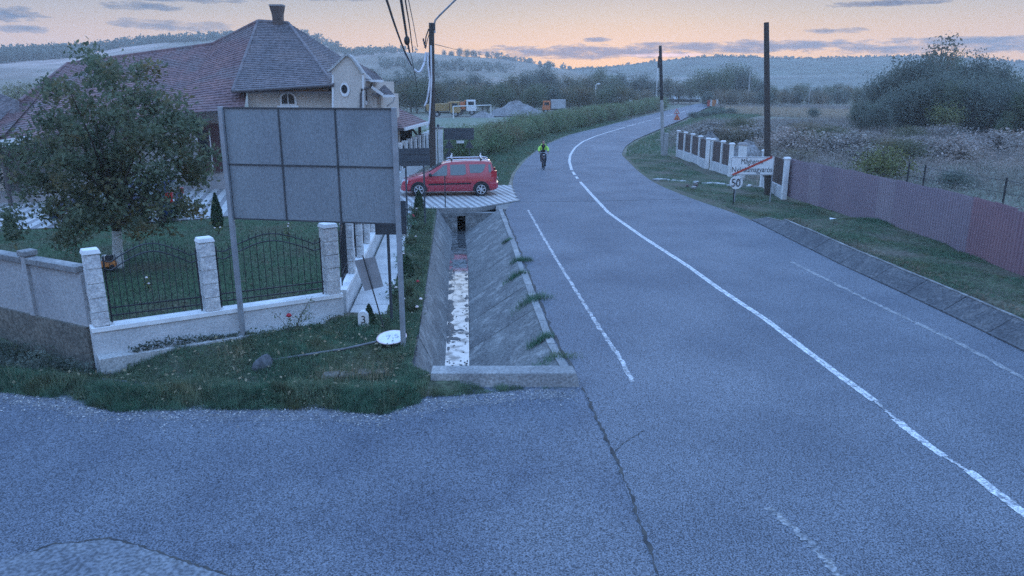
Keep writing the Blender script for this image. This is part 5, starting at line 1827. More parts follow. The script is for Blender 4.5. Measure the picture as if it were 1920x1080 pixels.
# brush behind the sports ground and house
for px in range(716, 1180, 17):
    p = rnd.choice((PB, PC, PE, PA, PB))
    yt = np.interp(px, [716, 760, 800, 900, 1000, 1180], [160, 148, 152, 158, 160, 162]) + rnd.uniform(-5, 9)
    tree_px(p, 'scrub_tree', nth('s', 'scrubby tree lining the back of the sports ground, %s from the left'), 'tree', 'scrub trees behind the sports ground', px + rnd.uniform(-6, 6), rnd.uniform(206, 212), yt, rnd.uniform(.8, 1.3))
for px in range(700, 1000, 24):
    tree_px(rnd.choice((PC, PB)), 'scrub_tree', nth('t', 'tall tree on the slope behind the scrub row, %s from the left'), 'tree', 'tall trees on the slope behind the sports ground', px + rnd.uniform(-6, 6), 198, rnd.uniform(128, 150), rnd.uniform(.8, 1.2))
# wood at the right
RS = [(1600, 182), (1622, 172), (1640, 150), (1652, 138), (1668, 128), (1680, 112), (1694, 108), (1712, 96), (1730, 94), (1752, 90), (1772, 93), (1792, 97), (1815, 101), (1838, 107), (1862, 114), (1885, 121),
      (1905, 127), (1930, 128), (1955, 124), (1985, 130), (2020, 128), (2060, 120)]
for px, yt in RS:
    tree_px(rnd.choice((PA, PC, PF)), 'wood_tree', nth('w', 'tall tree in the back row of the dark right wood, %s from the left'), 'tree', 'trees of the dark wood on the right', px + rnd.uniform(-4, 4), rnd.uniform(229, 240), yt + rnd.choice((-6, -2, 4, 10, 20)) + rnd.uniform(-3, 3), rnd.uniform(.6, 1.05))
for px in range(1612, 2060, 26):
    yt = np.interp(px, [1600, 1700, 1800, 2060], [196, 150, 140, 165]) + rnd.uniform(-8, 14)
    tree_px(rnd.choice((PC, PF, PA)), 'wood_tree', nth('f', 'lower tree at the front edge of the dark right wood, %s from the left'), 'tree', 'front trees of the dark wood on the right', px + rnd.uniform(-6, 6), rnd.uniform(246, 258), yt, rnd.uniform(1.0, 1.4))
tree_px(protos('g', 21, 10, 1.9, 3.4, 15, 26, .42, LEAFD, spread=.2), 'spindly_tree', 'lone spindly tree rising above the dark wood on the right', 'tree', None, 1746, 232, 63, 1.0)
tree_px(protos('h', 22, 3.4, 1.3, .3, 26, 60, .20, YELB), 'young_tree', 'pale yellow green young tree before the dark wood', 'tree', None, 1768, 258, 192, 1.0)
tree_px(PD, 'young_tree', 'narrow pale green young tree near the right edge before the wood', 'tree', None, 1878, 262, 208, 1.1)
YB = protos('i', 23, 2.0, 1.15, .1, 30, 90, .13, YELB)
tree_px(YB, 'yellow_bush', 'round yellow green bush just behind the red metal fence', 'bush', None, 1652, 338, 274, 1.25)
DB = protos('j', 24, 2.0, 1.15, .1, 30, 90, .13, LEAFC)
tree_px(DB, 'dark_bush', 'dark green bush behind the red fence near the wire fence posts', 'bush', None, 1795, 352, 318, 1.5)
tree_px(DB, 'dark_bush', 'dark bush standing alone in the tan grass strip', 'bush', None, 1526, 222, 200, .9)
tree_px(DB, 'dark_bush', 'dark low bush at the roadside near the orange barrier', 'bush', None, 1345, 213, 199, 1.5)
tree_px(DB, 'dark_bush', 'second dark low bush right of the roadside one', 'bush', None, 1372, 214, 202, 1.5)
tree_px(YB, 'yellow_bush', 'yellow autumn bush in the field far behind the house at left', 'bush', None, 40, 205, 155, 1.3)
# hedge-like thicket along the left of the road
HB = [protos('k%d' % i, 30 + i, 3.0, 1.7, .1, 34, 90, .19, HEDGE if i != 2 else LEAFB, base=.1) for i in range(3)]
xy = resample([(-2.6, 52), (-1.2, 56), (.2, 62), (1.6, 70), (3.8, 79), (7.6, 91), (12, 104), (17.5, 121), (26, 146), (34, 170)], 46)
for i, (x, y) in enumerate(xy):
    hh = np.interp(i, [0, 6, 20, 45], [2.35, 2.15, 2.4, 2.9]) * rnd.uniform(.82, 1.04)
    place_tree(HB[i % 3] if i % 3 != 2 or i % 2 else HB[0], 'thicket_bush', nth('h', 'green bush of the roadside thicket row, %s counted from the red car'), 'bush', 'bushes of the thicket along the left roadside', x - 1.0 + rnd.uniform(-.6, .3), y + rnd.uniform(-.7, .7), hh, 0, rnd.uniform(.9, 1.15))
    if i < 26:
        place_tree(rnd.choice(HB), 'thicket_bush', nth('r', 'bush in the rear row of the roadside thicket, %s from the red car'), 'bush', 'rear bushes of the left roadside thicket', x - 3.4 + rnd.uniform(-.8, .8), y + 1.5 + rnd.uniform(-.7, .7), hh * rnd.uniform(.85, 1.0), 0, 1.1)
# left distance: trees behind the house roofs
for px in range(-60, 470, 26):
    tree_px(rnd.choice((PC, PA)), 'slope_tree', nth('z', 'tree on the slope behind the house roofs, %s from the left'), 'tree', 'trees on the slope behind the house roofs', px, 168, np.interp(px, [0, 120, 200, 300, 470], [128, 120, 112, 100, 96]) + rnd.uniform(-3, 8), 1.2)

# the walnut tree in the garden
def walnut():
    rg = np.random.default_rng(99)
    t = thing('walnut_tree', 'leafy walnut tree with a limewashed trunk in the front garden', 'tree')
    b = G(221, 502, .05)
    Yt = b.y
    blobs = [(205, 165, 62, 52, 12), (160, 215, 85, 58, 16), (255, 205, 90, 60, 18), (110, 275, 85, 62, 18), (205, 275, 95, 75, 26), (300, 270, 80, 60, 18), (345, 305, 42, 55, 9), (330, 240, 42, 40, 8),
             (75, 320, 52, 50, 9), (130, 345, 80, 50, 14), (230, 345, 80, 55, 14), (310, 355, 62, 48, 11), (105, 405, 36, 42, 7), (118, 445, 26, 22, 4), (85, 385, 20, 20, 2), (315, 400, 42, 20, 4), (245, 385, 40, 22, 5), (150, 400, 45, 35, 7), (215, 402, 55, 22, 7), (290, 412, 45, 24, 5), (210, 118, 26, 22, 3), (250, 140, 32, 24, 4)]
    C = []
    for x, y, rx, ry, n in blobs:
        k = Yt / F
        for i in range(n):
            a = unit(rg.normal(size=3)) * rg.uniform(.2, 1) ** .5
            c = V(x, y, Yt)
            dep = np.sqrt(max(.05, 1 - ((x - 205) / 190) ** 2)) * 2.3
            C.append((c.x + a[0] * rx * k, Yt + a[1] * dep, c.z + a[2] * ry * k))
    C = np.array(C)
    n = 78
    P = np.repeat(C, n, 0) + rg.normal(size=(len(C) * n, 3)) * np.array([.19, .21, .15])
    P = P[P[:, 2] > .25]
    put('crown', np_mesh('crown', leaves(P, .15, rg, .5, .5), 4, LEAF), t)
    fork = V(216, 385, Yt)
    mb = MB()
    base_ = Vector((b.x, b.y, -.1))
    m1 = V(219, 432, Yt)
    mb.tube([m1, V(216, 410, Yt), fork], [.125, .115, .11], 12)
    ends = [C[i] for i in rg.choice(len(C), 34, replace=False)]
    for c in ends:
        mid = Vector(c) * .5 + fork * .5 + Vector((0, 0, .25))
        mb.tube([fork, mid, Vector(c)], .045, 6, .01)
    mb.build('trunk', BARK, t, True)
    MB().tube([base_, base_.lerp(m1, .15), m1], [.19, .15, .125], 12).build('limewashed_base', LIME, t, True)
walnut()

# thujas
def thuja(label, x, y, z, h, w, dx=0.0, group=None):
    rg = np.random.default_rng(int(abs(x * 100 + y * 10)))
    t = thing('thuja', label, 'conifer', (x, y, z), 0, group)
    n = int(1500 * min(1.6, h))
    zz = rg.uniform(0, 1, n)
    prof = np.interp(zz, [0, .12, .3, .6, .85, 1], [.75, .95, 1, .72, .34, .04])
    a = rg.uniform(0, 2 * np.pi, n)
    rr = w / 2 * prof * rg.uniform(.75, 1.06, n)
    P = np.stack([rr * np.cos(a) + dx * zz, rr * np.sin(a), zz * h + .03], 1)
    Q = leaves(P, .075 * max(.6, h) ** .5, rg, .2, .45)
    Q[:, 2, 2] += .03
    put('foliage', np_mesh('foliage', Q, 4, THUJ), t, True)
    MB().lathe([(w * .36, .02), (w * .42, h * .3), (w * .2, h * .72), (.01, h * .95)], 10).build('core', THUJ, t, True, True)
    MB().tube([(0, 0, -.1), (0, 0, h * .3)], .025, 6).build('trunk', BARK, t, True, True)
def thuja_px(label, px, yb, yt, wpx, z=0.0):
    g = G(px, yb, z)
    thuja(label, g.x, g.y, z, V(px, yt, g.y).z - z, wpx * g.y / F * 1.03)
thuja_px('cone shaped thuja on the yard paving at the far left edge', 23, 449, 394, 24, .05)
thuja_px('slim cone shaped thuja beside the left edge of the billboard', 409, 426, 364, 21, .05)
thuja_px('tiny thuja in the grass left of the left billboard post', 409, 643, 608, 27, -.05)
thuja_px('small dark thuja directly behind the white kilometre stone', 694, 622, 574, 25, 0)
thuja_px('small thuja at the driveway corner between the arrow sign posts', 786, 396, 358, 19, .03)
thuja_px('dark small thuja in the flower bed along the ditch', 764, 520, 482, 26, .03)

# rose bush and flower bed plants
def stems(root, x, y, z, specs, m=BARK, r=.006):
    mb = MB()
    tips = []
    for dx, dy, h in specs:
        p = [(x, y, z), (x + dx * .4, y + dy * .4, z + h * .55), (x + dx, y + dy, z + h)]
        mb.tube(p, r, 5, r * .5)
        tips.append(p)
    mb.build('stems', m, root)
    return tips
def bush(name, label, cat, x, y, z, specs, nl, leaf, m, flowers=(), fm=ROSE, spread=.06, fr=.035, low=0):
    rg = np.random.default_rng(int(abs(x * 1000 + y * 77)))
    root = thing(name, label, cat)
    tips = stems(root, x, y, z, specs)
    P = []
    for p in tips:
        for i in range(nl):
            t = rg.uniform(.25, 1.0)
            q = Vector(p[0]).lerp(Vector(p[1]), t * 2) if t < .5 else Vector(p[1]).lerp(Vector(p[2]), t * 2 - 1)
            P.append(np.array(q) + rg.normal(size=3) * spread)
    for i in range(low):
        P.append(np.array([x, y, z + .12]) + rg.normal(size=3) * np.array([.16, .12, .08]))
    put('leaves', np_mesh('leaves', leaves(np.array(P), leaf, rg, .6), 4, m), root)
    for k, (i, t) in enumerate(flowers):
        q = Vector(tips[i][1]).lerp(Vector(tips[i][2]), t)
        mb = MB()
        mb.ball(q, (fr, fr, fr * .85), 10, 6)
        for j in range(5):
            a = j * 1.257
            mb.ball(q + Vector((math.cos(a) * fr * .6, math.sin(a) * fr * .6, -fr * .15)), (fr * .6, fr * .6, fr * .55), 7, 5)
        mb.build('flower', fm, root, True)
    return root
b = G(550, 634, .0)
bush('rose_bush', 'straggly rose bush with one red bloom before the white fence', 'rose bush', b.x, b.y, -.03,
     [(-.34, 0, .58), (-.48, -.1, .34), (-.05, -.05, .62), (.18, 0, .52), (.32, .05, .72), (.45, .05, .93), (.25, -.05, .35), (-.15, .1, .4), (.05, .1, .3), (.38, .12, .55)],
     26, .055, LEAF, ((2, .72),), ROSE, .05, .05, 260)
i_ = 0
for px, py, hh, fm, lab in ((779, 412, .55, PINKF, 'flowering rose with pale blooms at the far end of the ditch flower bed'), (776, 432, .6, ROSE, 'rose bush with a pink red bloom beside the square sign plate'),
                            (768, 462, .4, PINKF, 'leafy plant with small white flowers midway along the flower bed'), (757, 500, .45, PINKF, 'tall weedy plant behind the right billboard post'),
                            (768, 560, .55, ROSE, 'leafy shoots in the flower bed right of the billboard post'), (744, 560, .5, PINKF, 'green plant crowding the slabs behind the dark sign post'),
                            (772, 590, .4, PINKF, 'low plant with pale petals at the near end of the flower bed')):
    g = G(px, py, .03)
    rg = random.Random(px)
    sp = [(rg.uniform(-.25, .25), rg.uniform(-.25, .25), hh * rg.uniform(.5, 1.1)) for _ in range(9)]
    bush('flower_bed_plant', lab, 'plant', g.x, g.y, .03, sp, 26, .075, GRASS if i_ % 2 else LEAFA, ((0, 1), (3, .9), (5, 1)), fm, .06, .035, 60)
    i_ += 1
for (px, py), lab in zip(((300, 575), (560, 480), (430, 470)), ('yellow leaved seedling behind the first iron panel', 'white flowered plant on the lawn behind the second iron panel', 'tall wispy plant on the lawn left of the billboard post')):
    g = G(px - 20, py - 30, .05)
    rg = random.Random(px)
    bush('lawn_plant', lab, 'plant', g.x, g.y, .05, [(rg.uniform(-.15, .15), rg.uniform(-.15, .15), rg.uniform(.2, .6)) for _ in range(5)], 10, .07, YELB, ((0, 1), (2, 1)), PINKF, .04, .03)

# grass and weeds
def grass(name, poly, n, h, w, m, zf, label, cat='grass', near=None, lean=.45, seed=1, hf=None):
    rg = np.random.default_rng(seed)
    p = scatter(poly, n, rg, near)
    z = zf(p[:, 0], p[:, 1]) if callable(zf) else np.full(len(p), zf)
    hh = np.full(len(p), h)
    if hf is not None:
        hh = h * hf(p[:, 0], p[:, 1])
    keep = hh > .012
    p, z, hh = p[keep], z[keep], hh[keep]
    P = np.stack([p[:, 0], p[:, 1], z - .01], 1)
    # taller blades are wider too, so that tufts thin out with height
    return stuff(name, np_mesh(name, blades(P, hh, w, rg, lean), 3, m), label, cat)
vpoly = [(-14, 13.15), (-10, 12.2), (-8.77, 11.9), (-7.72, 11.67), (-6.37, 11.14), (-4.86, 11.22), (-3.13, 11.22), (-2.05, 11.02), (-1.45, 11.5), (-1.42, 12.4), (-1.85, 12.9), (-1.95, 14.5), (-2.05, 16),
         (-2.85, 15.8), (-3.8, 15.65), (-7.5, 12.85), (-8.0, 13.05), (-10.7, 14.45), (-14, 16.2)]
def vhf(x, y):
    d = y - yedge(x)
    t = .55 + .5 * np.exp(-((d - .35) / .35) ** 2) + .35 * vnoise(x, y, 1.7, 8) + .25 * vnoise(x, y, 4.3, 9)
    return np.clip(t, .15, 1.6)
grass('grass', vpoly, 110000, .15, .013, GRASS, vh, 'rough green grass on the bank beside the side road', seed=3, hf=vhf)
grass('grass', vpoly, 45000, .16, .012, GRASD, vh, 'darker weedy tufts among the grass on the road bank', seed=4, hf=lambda x, y: np.clip(vnoise(x, y, 1.3, 3) * 1.3 + .2, 0, 1.2))
PALE = mat('pale_blade', (.20, .25, .16), (.26, .25, .15), 4, .8, trans=.4)
grass('grass', vpoly, 7000, .24, .011, PALE, vh, 'scattered pale long blades among the road bank grass', seed=6, hf=vhf, lean=.7)
edge = [(-14, 13.15), (-8.77, 11.86), (-7.72, 11.6), (-6.37, 11.06), (-4.86, 11.14), (-3.13, 11.14), (-2.05, 10.94), (-1.5, 11.4), (-1.6, 11.9), (-2.05, 11.6), (-3.13, 11.75), (-4.86, 11.75), (-6.37, 11.65), (-7.72, 12.15), (-8.77, 12.4), (-14, 13.7)]
grass('grass', edge, 52000, .20, .013, GRASD, vh, 'dense strip of dark grass lining the side road', seed=5, lean=.6, hf=lambda x, y: np.clip(.7 + vnoise(x, y, 2.3, 2) * .5, .2, 1.4))
rg_ = np.random.default_rng(77)
lw = scatter([(-14, 13.4), (-8.7, 12.6), (-7.6, 12.5), (-7.7, 12.95), (-8.2, 13.1), (-10.7, 14.4), (-14, 16)], 15000, rg_)
stuff('broadleaf_weeds', np_mesh('broadleaf_weeds', leaves(np.stack([lw[:, 0], lw[:, 1], vh(lw[:, 0], lw[:, 1]) + rg_.uniform(0, 1, len(lw)) ** 1.5 * (.30 + .2 * vnoise(lw[:, 0], lw[:, 1], 1.3, 4))], 1), .06, rg_, .9), 4, LEAFC), 'dark leafy weeds heaped against the grey wall', 'weeds')
lw = scatter(vpoly, 16000, rg_)
lw = lw[vnoise(lw[:, 0], lw[:, 1], 1.6, 12) > .1]
stuff('broadleaf_weeds', np_mesh('broadleaf_weeds', leaves(np.stack([lw[:, 0], lw[:, 1], vh(lw[:, 0], lw[:, 1]) + rg_.uniform(.0, .15, len(lw))], 1), .05, rg_, .9), 4, LEAFA), 'leafy weeds scattered through the road bank grass', 'weeds')
ge = NR.uniform(-9.5, 1.1, 2600)
gy_ = yedge(ge) - np.abs(NR.normal(size=2600)) * .28 - .02
gp_ = np.stack([ge, gy_, np.full(2600, .004)], 1)
stuff('roadside_gravel', np_mesh('roadside_gravel', blades(gp_, np.full(2600, .014), .035, NR, 2.0), 3, LCONC), 'loose pale grit and crumbs along the edge of the side road', 'gravel')
lw = scatter(vpoly, 700, rg_)
stuff('leaf_litter', np_mesh('leaf_litter', leaves(np.stack([lw[:, 0], lw[:, 1], vh(lw[:, 0], lw[:, 1]) + rg_.uniform(.04, .13, len(lw))], 1), .07, rg_, 2), 4, DRY), 'fallen pale leaves lying in the road bank grass', 'leaf litter')
# ivy patch on the footing
ss = NR.uniform(.35, 2.6, 900)
stuff('creeper', np_mesh('creeper', leaves(np.stack([FA.x + fd.x * ss + fn.x * .27, FA.y + fd.y * ss + fn.y * .27, .28 - ss * .04 + NR.uniform(0, .16, 900) * np.exp(-((ss - 1.1) / .7) ** 2)], 1) + NR.normal(size=(900, 3)) * .025, .055, NR, .8), 4, LEAFC), 'dark creeper growing along the foot of the white wall', 'creeper')
g0 = G(640, 715, -.1)
dp = [(g0.x - .5, g0.y - .15), (g0.x + .9, g0.y - .15), (g0.x + .9, g0.y + .25), (g0.x - .5, g0.y + .25)]
grass('dry_stalks', dp, 260, .30, .012, DRY, vh, 'pale dry grass stalks in front of the broken concrete edging', 'dry grass', seed=8, lean=.5)
g0 = G(440, 690, -.1)
grass('dry_stalks', [(g0.x - .3, g0.y - .2), (g0.x + .3, g0.y - .2), (g0.x + .3, g0.y + .2), (g0.x - .3, g0.y + .2)], 40, .34, .011, DRY, vh, 'few pale dry stalks near the fallen pole foot', 'dry grass', seed=9)
g0 = G(925, 735, 0)
grass('grass', [(-1.4, 11.65), (-.9, 11.72), (.2, 11.95), (1.0, 12.06), (1.0, 12.1), (-1.4, 12.1)], 2600, .13, .01, GRASS, 0.0, 'sparse weeds along the foot of the concrete headwall', seed=12, hf=lambda x, y: np.clip(1.0 - (x + 1.2) * .55 + .6 * vnoise(x, y, 6, 2), .05, 1.8))
fb = [(-2.83, 15.9), (-2.95, 18), (-3.4, 23), (-3.95, 28), (-4.1, 31.0), (-3.2, 31.2), (-3.0, 28), (-2.5, 22), (-2.05, 16), (-1.95, 14.8)]
grass('grass', fb, 42000, .12, .012, GRASS, .03, 'lush grass of the flower bed strip beside the ditch', seed=13, hf=lambda x, y: np.clip(.8 + .6 * vnoise(x, y, 1.9, 3), .2, 1.6))
lw = scatter(fb, 6500, rg_)
stuff('broadleaf_weeds', np_mesh('broadleaf_weeds', leaves(np.stack([lw[:, 0], lw[:, 1], .03 + rg_.uniform(0, .22, len(lw)) * (1 + vnoise(lw[:, 0], lw[:, 1], 2.1, 7)) * .7], 1), .065, rg_, .9), 4, LEAFA), 'leafy growth in the flower bed strip beside the ditch', 'weeds')
lp = [(-7.3, 13.7), (-4.1, 16.1), (-4.75, 25.9), (-5.3, 31.1), (-9.5, 30.5), (-12.0, 28.5), (-15, 27.2), (-20, 25.5), (-22, 18.5), (-10.6, 15.0)]
LAWNG = mat('lawn_blade', (.06, .125, .08), (.09, .14, .085), .8, .7, trans=.35, fine=.4, fsc=5, c3=(.15, .125, .085), sc3=.7)
lw = scatter(lp, 1500, rg_)
stuff('leaf_litter', np_mesh('leaf_litter', leaves(np.stack([lw[:, 0], lw[:, 1], .07 + rg_.uniform(0, .05, len(lw))], 1), .10, rg_, 2.5), 4, LEAFD), 'fallen walnut leaves lying on the garden lawn', 'leaf litter')
grass('grass', lp, 90000, .085, .014, LAWNG, .05, 'short dark lawn grass of the front garden', seed=14, near=17)
rp = [(10.5, 8), (10.35, 14), (10.2, 17), (9.9, 21), (9.6, 28.5), (9.2, 33.5), (8.3, 38), (7.95, 46), (8.2, 50), (8.6, 57), (11.6, 56), (11.2, 44), (11.5, 41), (12.4, 38), (13, 35.5), (13.9, 24), (13.9, 16), (14.2, 8)]
grass('grass', rp, 170000, .075, .017, GRASS, zr, 'patchy grass verge between the kerb and the red fence', seed=15, near=22, hf=lambda x, y: np.clip(.7 + .7 * vnoise(x, y, 1.1, 5), .05, 1.4))
kx = NR.uniform(6, 28, 1500)
kp = np.stack([np.interp(kx, [t[1] for t in RR], [t[0] for t in RR]) + .72 + np.abs(NR.normal(size=1500)) * .25, kx, np.zeros(1500)], 1)
kp[:, 2] = zr(kp[:, 0], kp[:, 1]) + NR.uniform(.02, .06, 1500)
stuff('leaf_litter', np_mesh('leaf_litter', leaves(kp, .07, NR, 2), 4, LEAFD), 'brown leaf litter along the top of the sloped kerb', 'leaf litter')
lp2 = [(-2.9, 39.5), (-.2, 39.5), (0, 45), (.6, 52), (1.9, 61), (3.4, 70), (6, 81), (10, 93), (19, 121), (16, 124), (7, 97), (2, 80), (-1, 66), (-3, 54), (-5.2, 48)]
grass('grass', lp2, 42000, .16, .03, GRASS, -.03, 'roadside grass between the thicket and the road', seed=16, near=45)
# tufts growing out of the ditch ledge
for (px, py, w, h), lab in zip(((950, 449, .10, .10), (978, 489, .2, .17), (968, 513, .2, .16), (998, 562, .30, .22), (1014, 634, .16, .18), (1045, 668, .26, .10)),
                               ('smallest grass tuft at the far end of the ditch ledge', 'grass tuft on the ledge just beyond another close tuft', 'grass tuft on the ledge just before another close tuft', 'biggest bright grass tuft spilling over the ditch ledge', 'compact grass tuft low on the ditch ledge', 'flat wide grass tuft behind the end of the headwall')):
    g = G(px, py, .02)
    nn_ = 520
    P = NR.normal(size=(nn_, 3)) * np.array([w * .9, w * .4, 0]) + np.array([g.x, g.y, .0])
    P[:, 1] += (P[:, 0] - g.x) * NR.uniform(-.1, .5)
    P[:, 2] = .02 - np.clip(tabx(RT, P[:, 1]) - P[:, 0], 0, 1) * .6
    P = P[np.abs(P[:, 0] - g.x) < w * 1.9]
    nn_ = len(P)
    o = put('grass_tuft', np_mesh('grass_tuft', blades(P, h * NR.uniform(.3, 1.1, nn_), .012, NR, 1.1), 3, GRASS if px % 2 else GRASD))
    tag(o, lab, 'grass tuft', kind='stuff')
# wild field on the right
fp_ = [(13.2, 36.5), (14.5, 22), (26, 24), (60, 40), (110, 80), (120, 110), (70, 118), (28, 112), (22, 95), (13.5, 70), (12.6, 58), (12.4, 46), (12.6, 41)]
def hfield(x, y):
    return np.clip(.75 + .55 * vnoise(x, y, .22, 3) + .35 * vnoise(x, y, .7, 9), .2, 1.8) * np.clip((y - 30) / 12, .25, 1)
rgf = np.random.default_rng(50)
pf = scatter(fp_, 120000, rgf, 48)
hh = .9 * hfield(pf[:, 0], pf[:, 1])
Pf = np.stack([pf[:, 0], pf[:, 1], rgf.uniform(.0, 1, len(pf)) ** .8 * hh], 1)
stuff('field_weeds', np_mesh('field_weeds', leaves(Pf, .15, rgf, .2, .3), 4, WEED), 'tall brownish weeds covering the wild field on the right', 'weeds')
grass('field_grass', fp_, 150000, .85, .035, WEED, -.06, 'brown grey grass of the wild field on the right', seed=51, hf=hfield)
grass('roadside_grass', [(8.4, 56), (13.5, 56), (14.5, 70), (22, 93), (34, 115), (66, 180), (78, 205), (60, 215), (46.5, 180), (26, 114), (19, 93.5), (12.3, 73), (9.9, 64.5)], 60000, .3, .06, GRASS, -.08, 'rough roadside grass beyond the pillar fence', seed=54)
for px in range(1262, 1330, 13):
    tree_px(DB, 'roadside_shrub', nth('y', 'low dark shrub on the road bank beyond the warning signs, %s from left'), 'bush', 'shrubs on the road bank beyond the warning signs', px + 40, 222 - (px - 1262) * .16, 209 - (px - 1262) * .1, 1.6)
SH = [protos('s%d' % i, 60 + i, 1.6, 1.25, .1, 26, 70, .13, m_) for i, m_ in enumerate((WEED, LEAFD, LEAFB, WEED))]
rs_ = random.Random(3)
FS = []
for i in range(44):
    px = 1320 + (i * 37 % 590) + rs_.uniform(-12, 12)
    yb = rs_.choice((222, 232, 244, 258, 274, 290, 306)) + rs_.uniform(-5, 5)
    yb = max(yb, 205 + max(0, px - 1640) * .16, 250 if px < 1480 else 0)
    g = G(px, yb)
    if g.x < np.interp(g.y, [30, 46, 58, 70, 95, 150], [15.5, 14.5, 13.5, 15, 24, 45]): continue
    FS.append((px, i, g))
for px, i, g in sorted(FS, key=lambda q: q[0]):
    place_tree(SH[i % 4], 'field_shrub', nth('q', 'scrubby shrub among the weeds of the wild right field, %s from the left'), 'bush', 'scrubby shrubs of the wild field', g.x, g.y, rs_.uniform(.9, 2.1), -.05, rs_.uniform(.9, 1.7))
tp = [G(1360, 213), G(1640, 224), G(1640, 213), G(1480, 206), G(1360, 203)]
grass('tan_grass', [(q.x, q.y) for q in tp], 14000, .9, .16, TAN, -.2, 'strip of pale tan grass before the far trees', seed=52)
tp = [G(1340, 203), G(1640, 211), G(1640, 204), G(1480, 199), G(1340, 198)]
grass('tan_grass', [(q.x, q.y) for q in tp], 9000, .9, .2, WEED, -.2, 'duller grass strip right under the far trees', seed=53)

# ------------------------------------------------------------------ things in the distance
root = thing('football_goal', 'white football goal frame on the sports ground', 'goal')
g0, g1 = G(850, 223), G(920.5, 219)
zt0 = V(850, 199.5, g0.y).z
MB().tube([g0, (g0.x, g0.y, zt0)], .07, 8).build('post', TRIM, root, smooth=True)
MB().tube([g1, (g1.x, g1.y, zt0)], .07, 8).build('post', TRIM, root, smooth=True)
MB().tube([(g0.x, g0.y, zt0), (g1.x, g1.y, zt0)], .07, 8).build('crossbar', TRIM, root, smooth=True)
MB().tube([(g0.x, g0.y, zt0), (g0.x, g0.y + 1.8, .1)], .04, 6).build('stay', TRIM, root, smooth=True)
MB().tube([(g1.x, g1.y, zt0), (g1.x, g1.y + 1.8, .1)], .04, 6).build('stay', TRIM, root, smooth=True)

def truck(name, label, x, y, rz, L, cabm, bedm, kind, sc=1.0):
    t = thing(name, label, 'truck', (x, y, 0), rz)
    t.scale = (sc,) * 3
    B = lambda: MB()
    B().box((0, 0, .85), (L, .9, .25)).build('chassis', IRON, t, False, True)
    cx_ = L / 2 - 1.0
    cab = B().hexa([(cx_ - .95, -1.2, .8), (cx_ + 1.0, -1.2, .8), (cx_ + 1.0, 1.2, .8), (cx_ - .95, 1.2, .8)], [(cx_ - .95, -1.15, 2.9), (cx_ + .75, -1.15, 2.9), (cx_ + .75, 1.15, 2.9), (cx_ - .95, 1.15, 2.9)]).build('cab', cabm, t, False, True, .06)
    B().box((cx_ - .05, -1.19, 2.25), (1.1, .05, .7)).build('side_window', GLASS, cab, False, True)
    B().box((cx_ - .05, 1.19, 2.25), (1.1, .05, .7)).build('side_window', GLASS, cab, False, True)
    B().hexa([(cx_ + .97, -1.0, 1.8), (cx_ + .99, -1.0, 1.8), (cx_ + .99, 1.0, 1.8), (cx_ + .97, 1.0, 1.8)], [(cx_ + .80, -1.0, 2.65), (cx_ + .82, -1.0, 2.65), (cx_ + .82, 1.0, 2.65), (cx_ + .80, 1.0, 2.65)]).build('windscreen', GLASS, cab, False, True)
    B().box((cx_ + 1.02, 0, .95), (.12, 2.3, .35)).build('bumper', IRON, t, False, True)
    b0, b1 = -L / 2, cx_ - 1.15
    if kind == 'dump':
        B().hexa([(b0, -1.1, 1.15), (b1, -1.1, 1.15), (b1, 1.1, 1.15), (b0, 1.1, 1.15)], [(b0 - .25, -1.25, 2.35), (b1, -1.25, 2.6), (b1, 1.25, 2.6), (b0 - .25, 1.25, 2.35)]).build('tipper_body', bedm, t, False, True, .03)
        for k in range(5):
            x_ = b0 + .4 + (b1 - b0 - .8) * k / 4
            B().box((x_, -1.24, 1.75), (.1, .14, 1.1)).build('body_rib', bedm, t, False, True)
        B().box((b1 + .2, 0, 2.75), (.9, 2.3, .08)).build('cab_guard', bedm, t, False, True)
    else:
        B().box(((b0 + b1) / 2, 0, 2.15), (b1 - b0, 2.4, 2.1)).build('box_body', bedm, t, False, True, .04)
    for x_ in (cx_ + .1, b0 + .7, b0 + 1.9):
        for s_ in (-1, 1):
            w = B().lathe([(.3, s_ * 1.0 - .15), (.5, s_ * 1.0 - .15), (.52, s_ * 1.0), (.5, s_ * 1.0 + .15), (.3, s_ * 1.0 + .15)], 18, (x_, 0, .52), 'y').build('wheel', TYRE, t, True, True)
            B().lathe([(.0001, s_ * 1.16), (.28, s_ * 1.15), (.28, s_ * 1.10), (.0001, s_ * 1.10)], 12, (x_, 0, .52), 'y').build('rim', GALV, w, False, True)
    return t
g = G(828, 222)
truck('tipper_truck', 'yellow tipper truck parked behind the football goal, left of the other', g.x - .1, g.y + 6, 0, 6.4, YEL, YEL, 'dump', .86)
g = G(868, 221)
truck('tipper_truck', 'orange truck with white front partly behind the yellow one', g.x - .6, g.y + 11, 0, 5.2, TRIM, ORA, 'dump', .9)
g = G(1036, 213)
truck('box_truck', 'orange cabbed truck with a white box body behind the thicket', g.x + .3, g.y + 2, math.pi, 5.6, ORA, PALEB, 'box', .78)
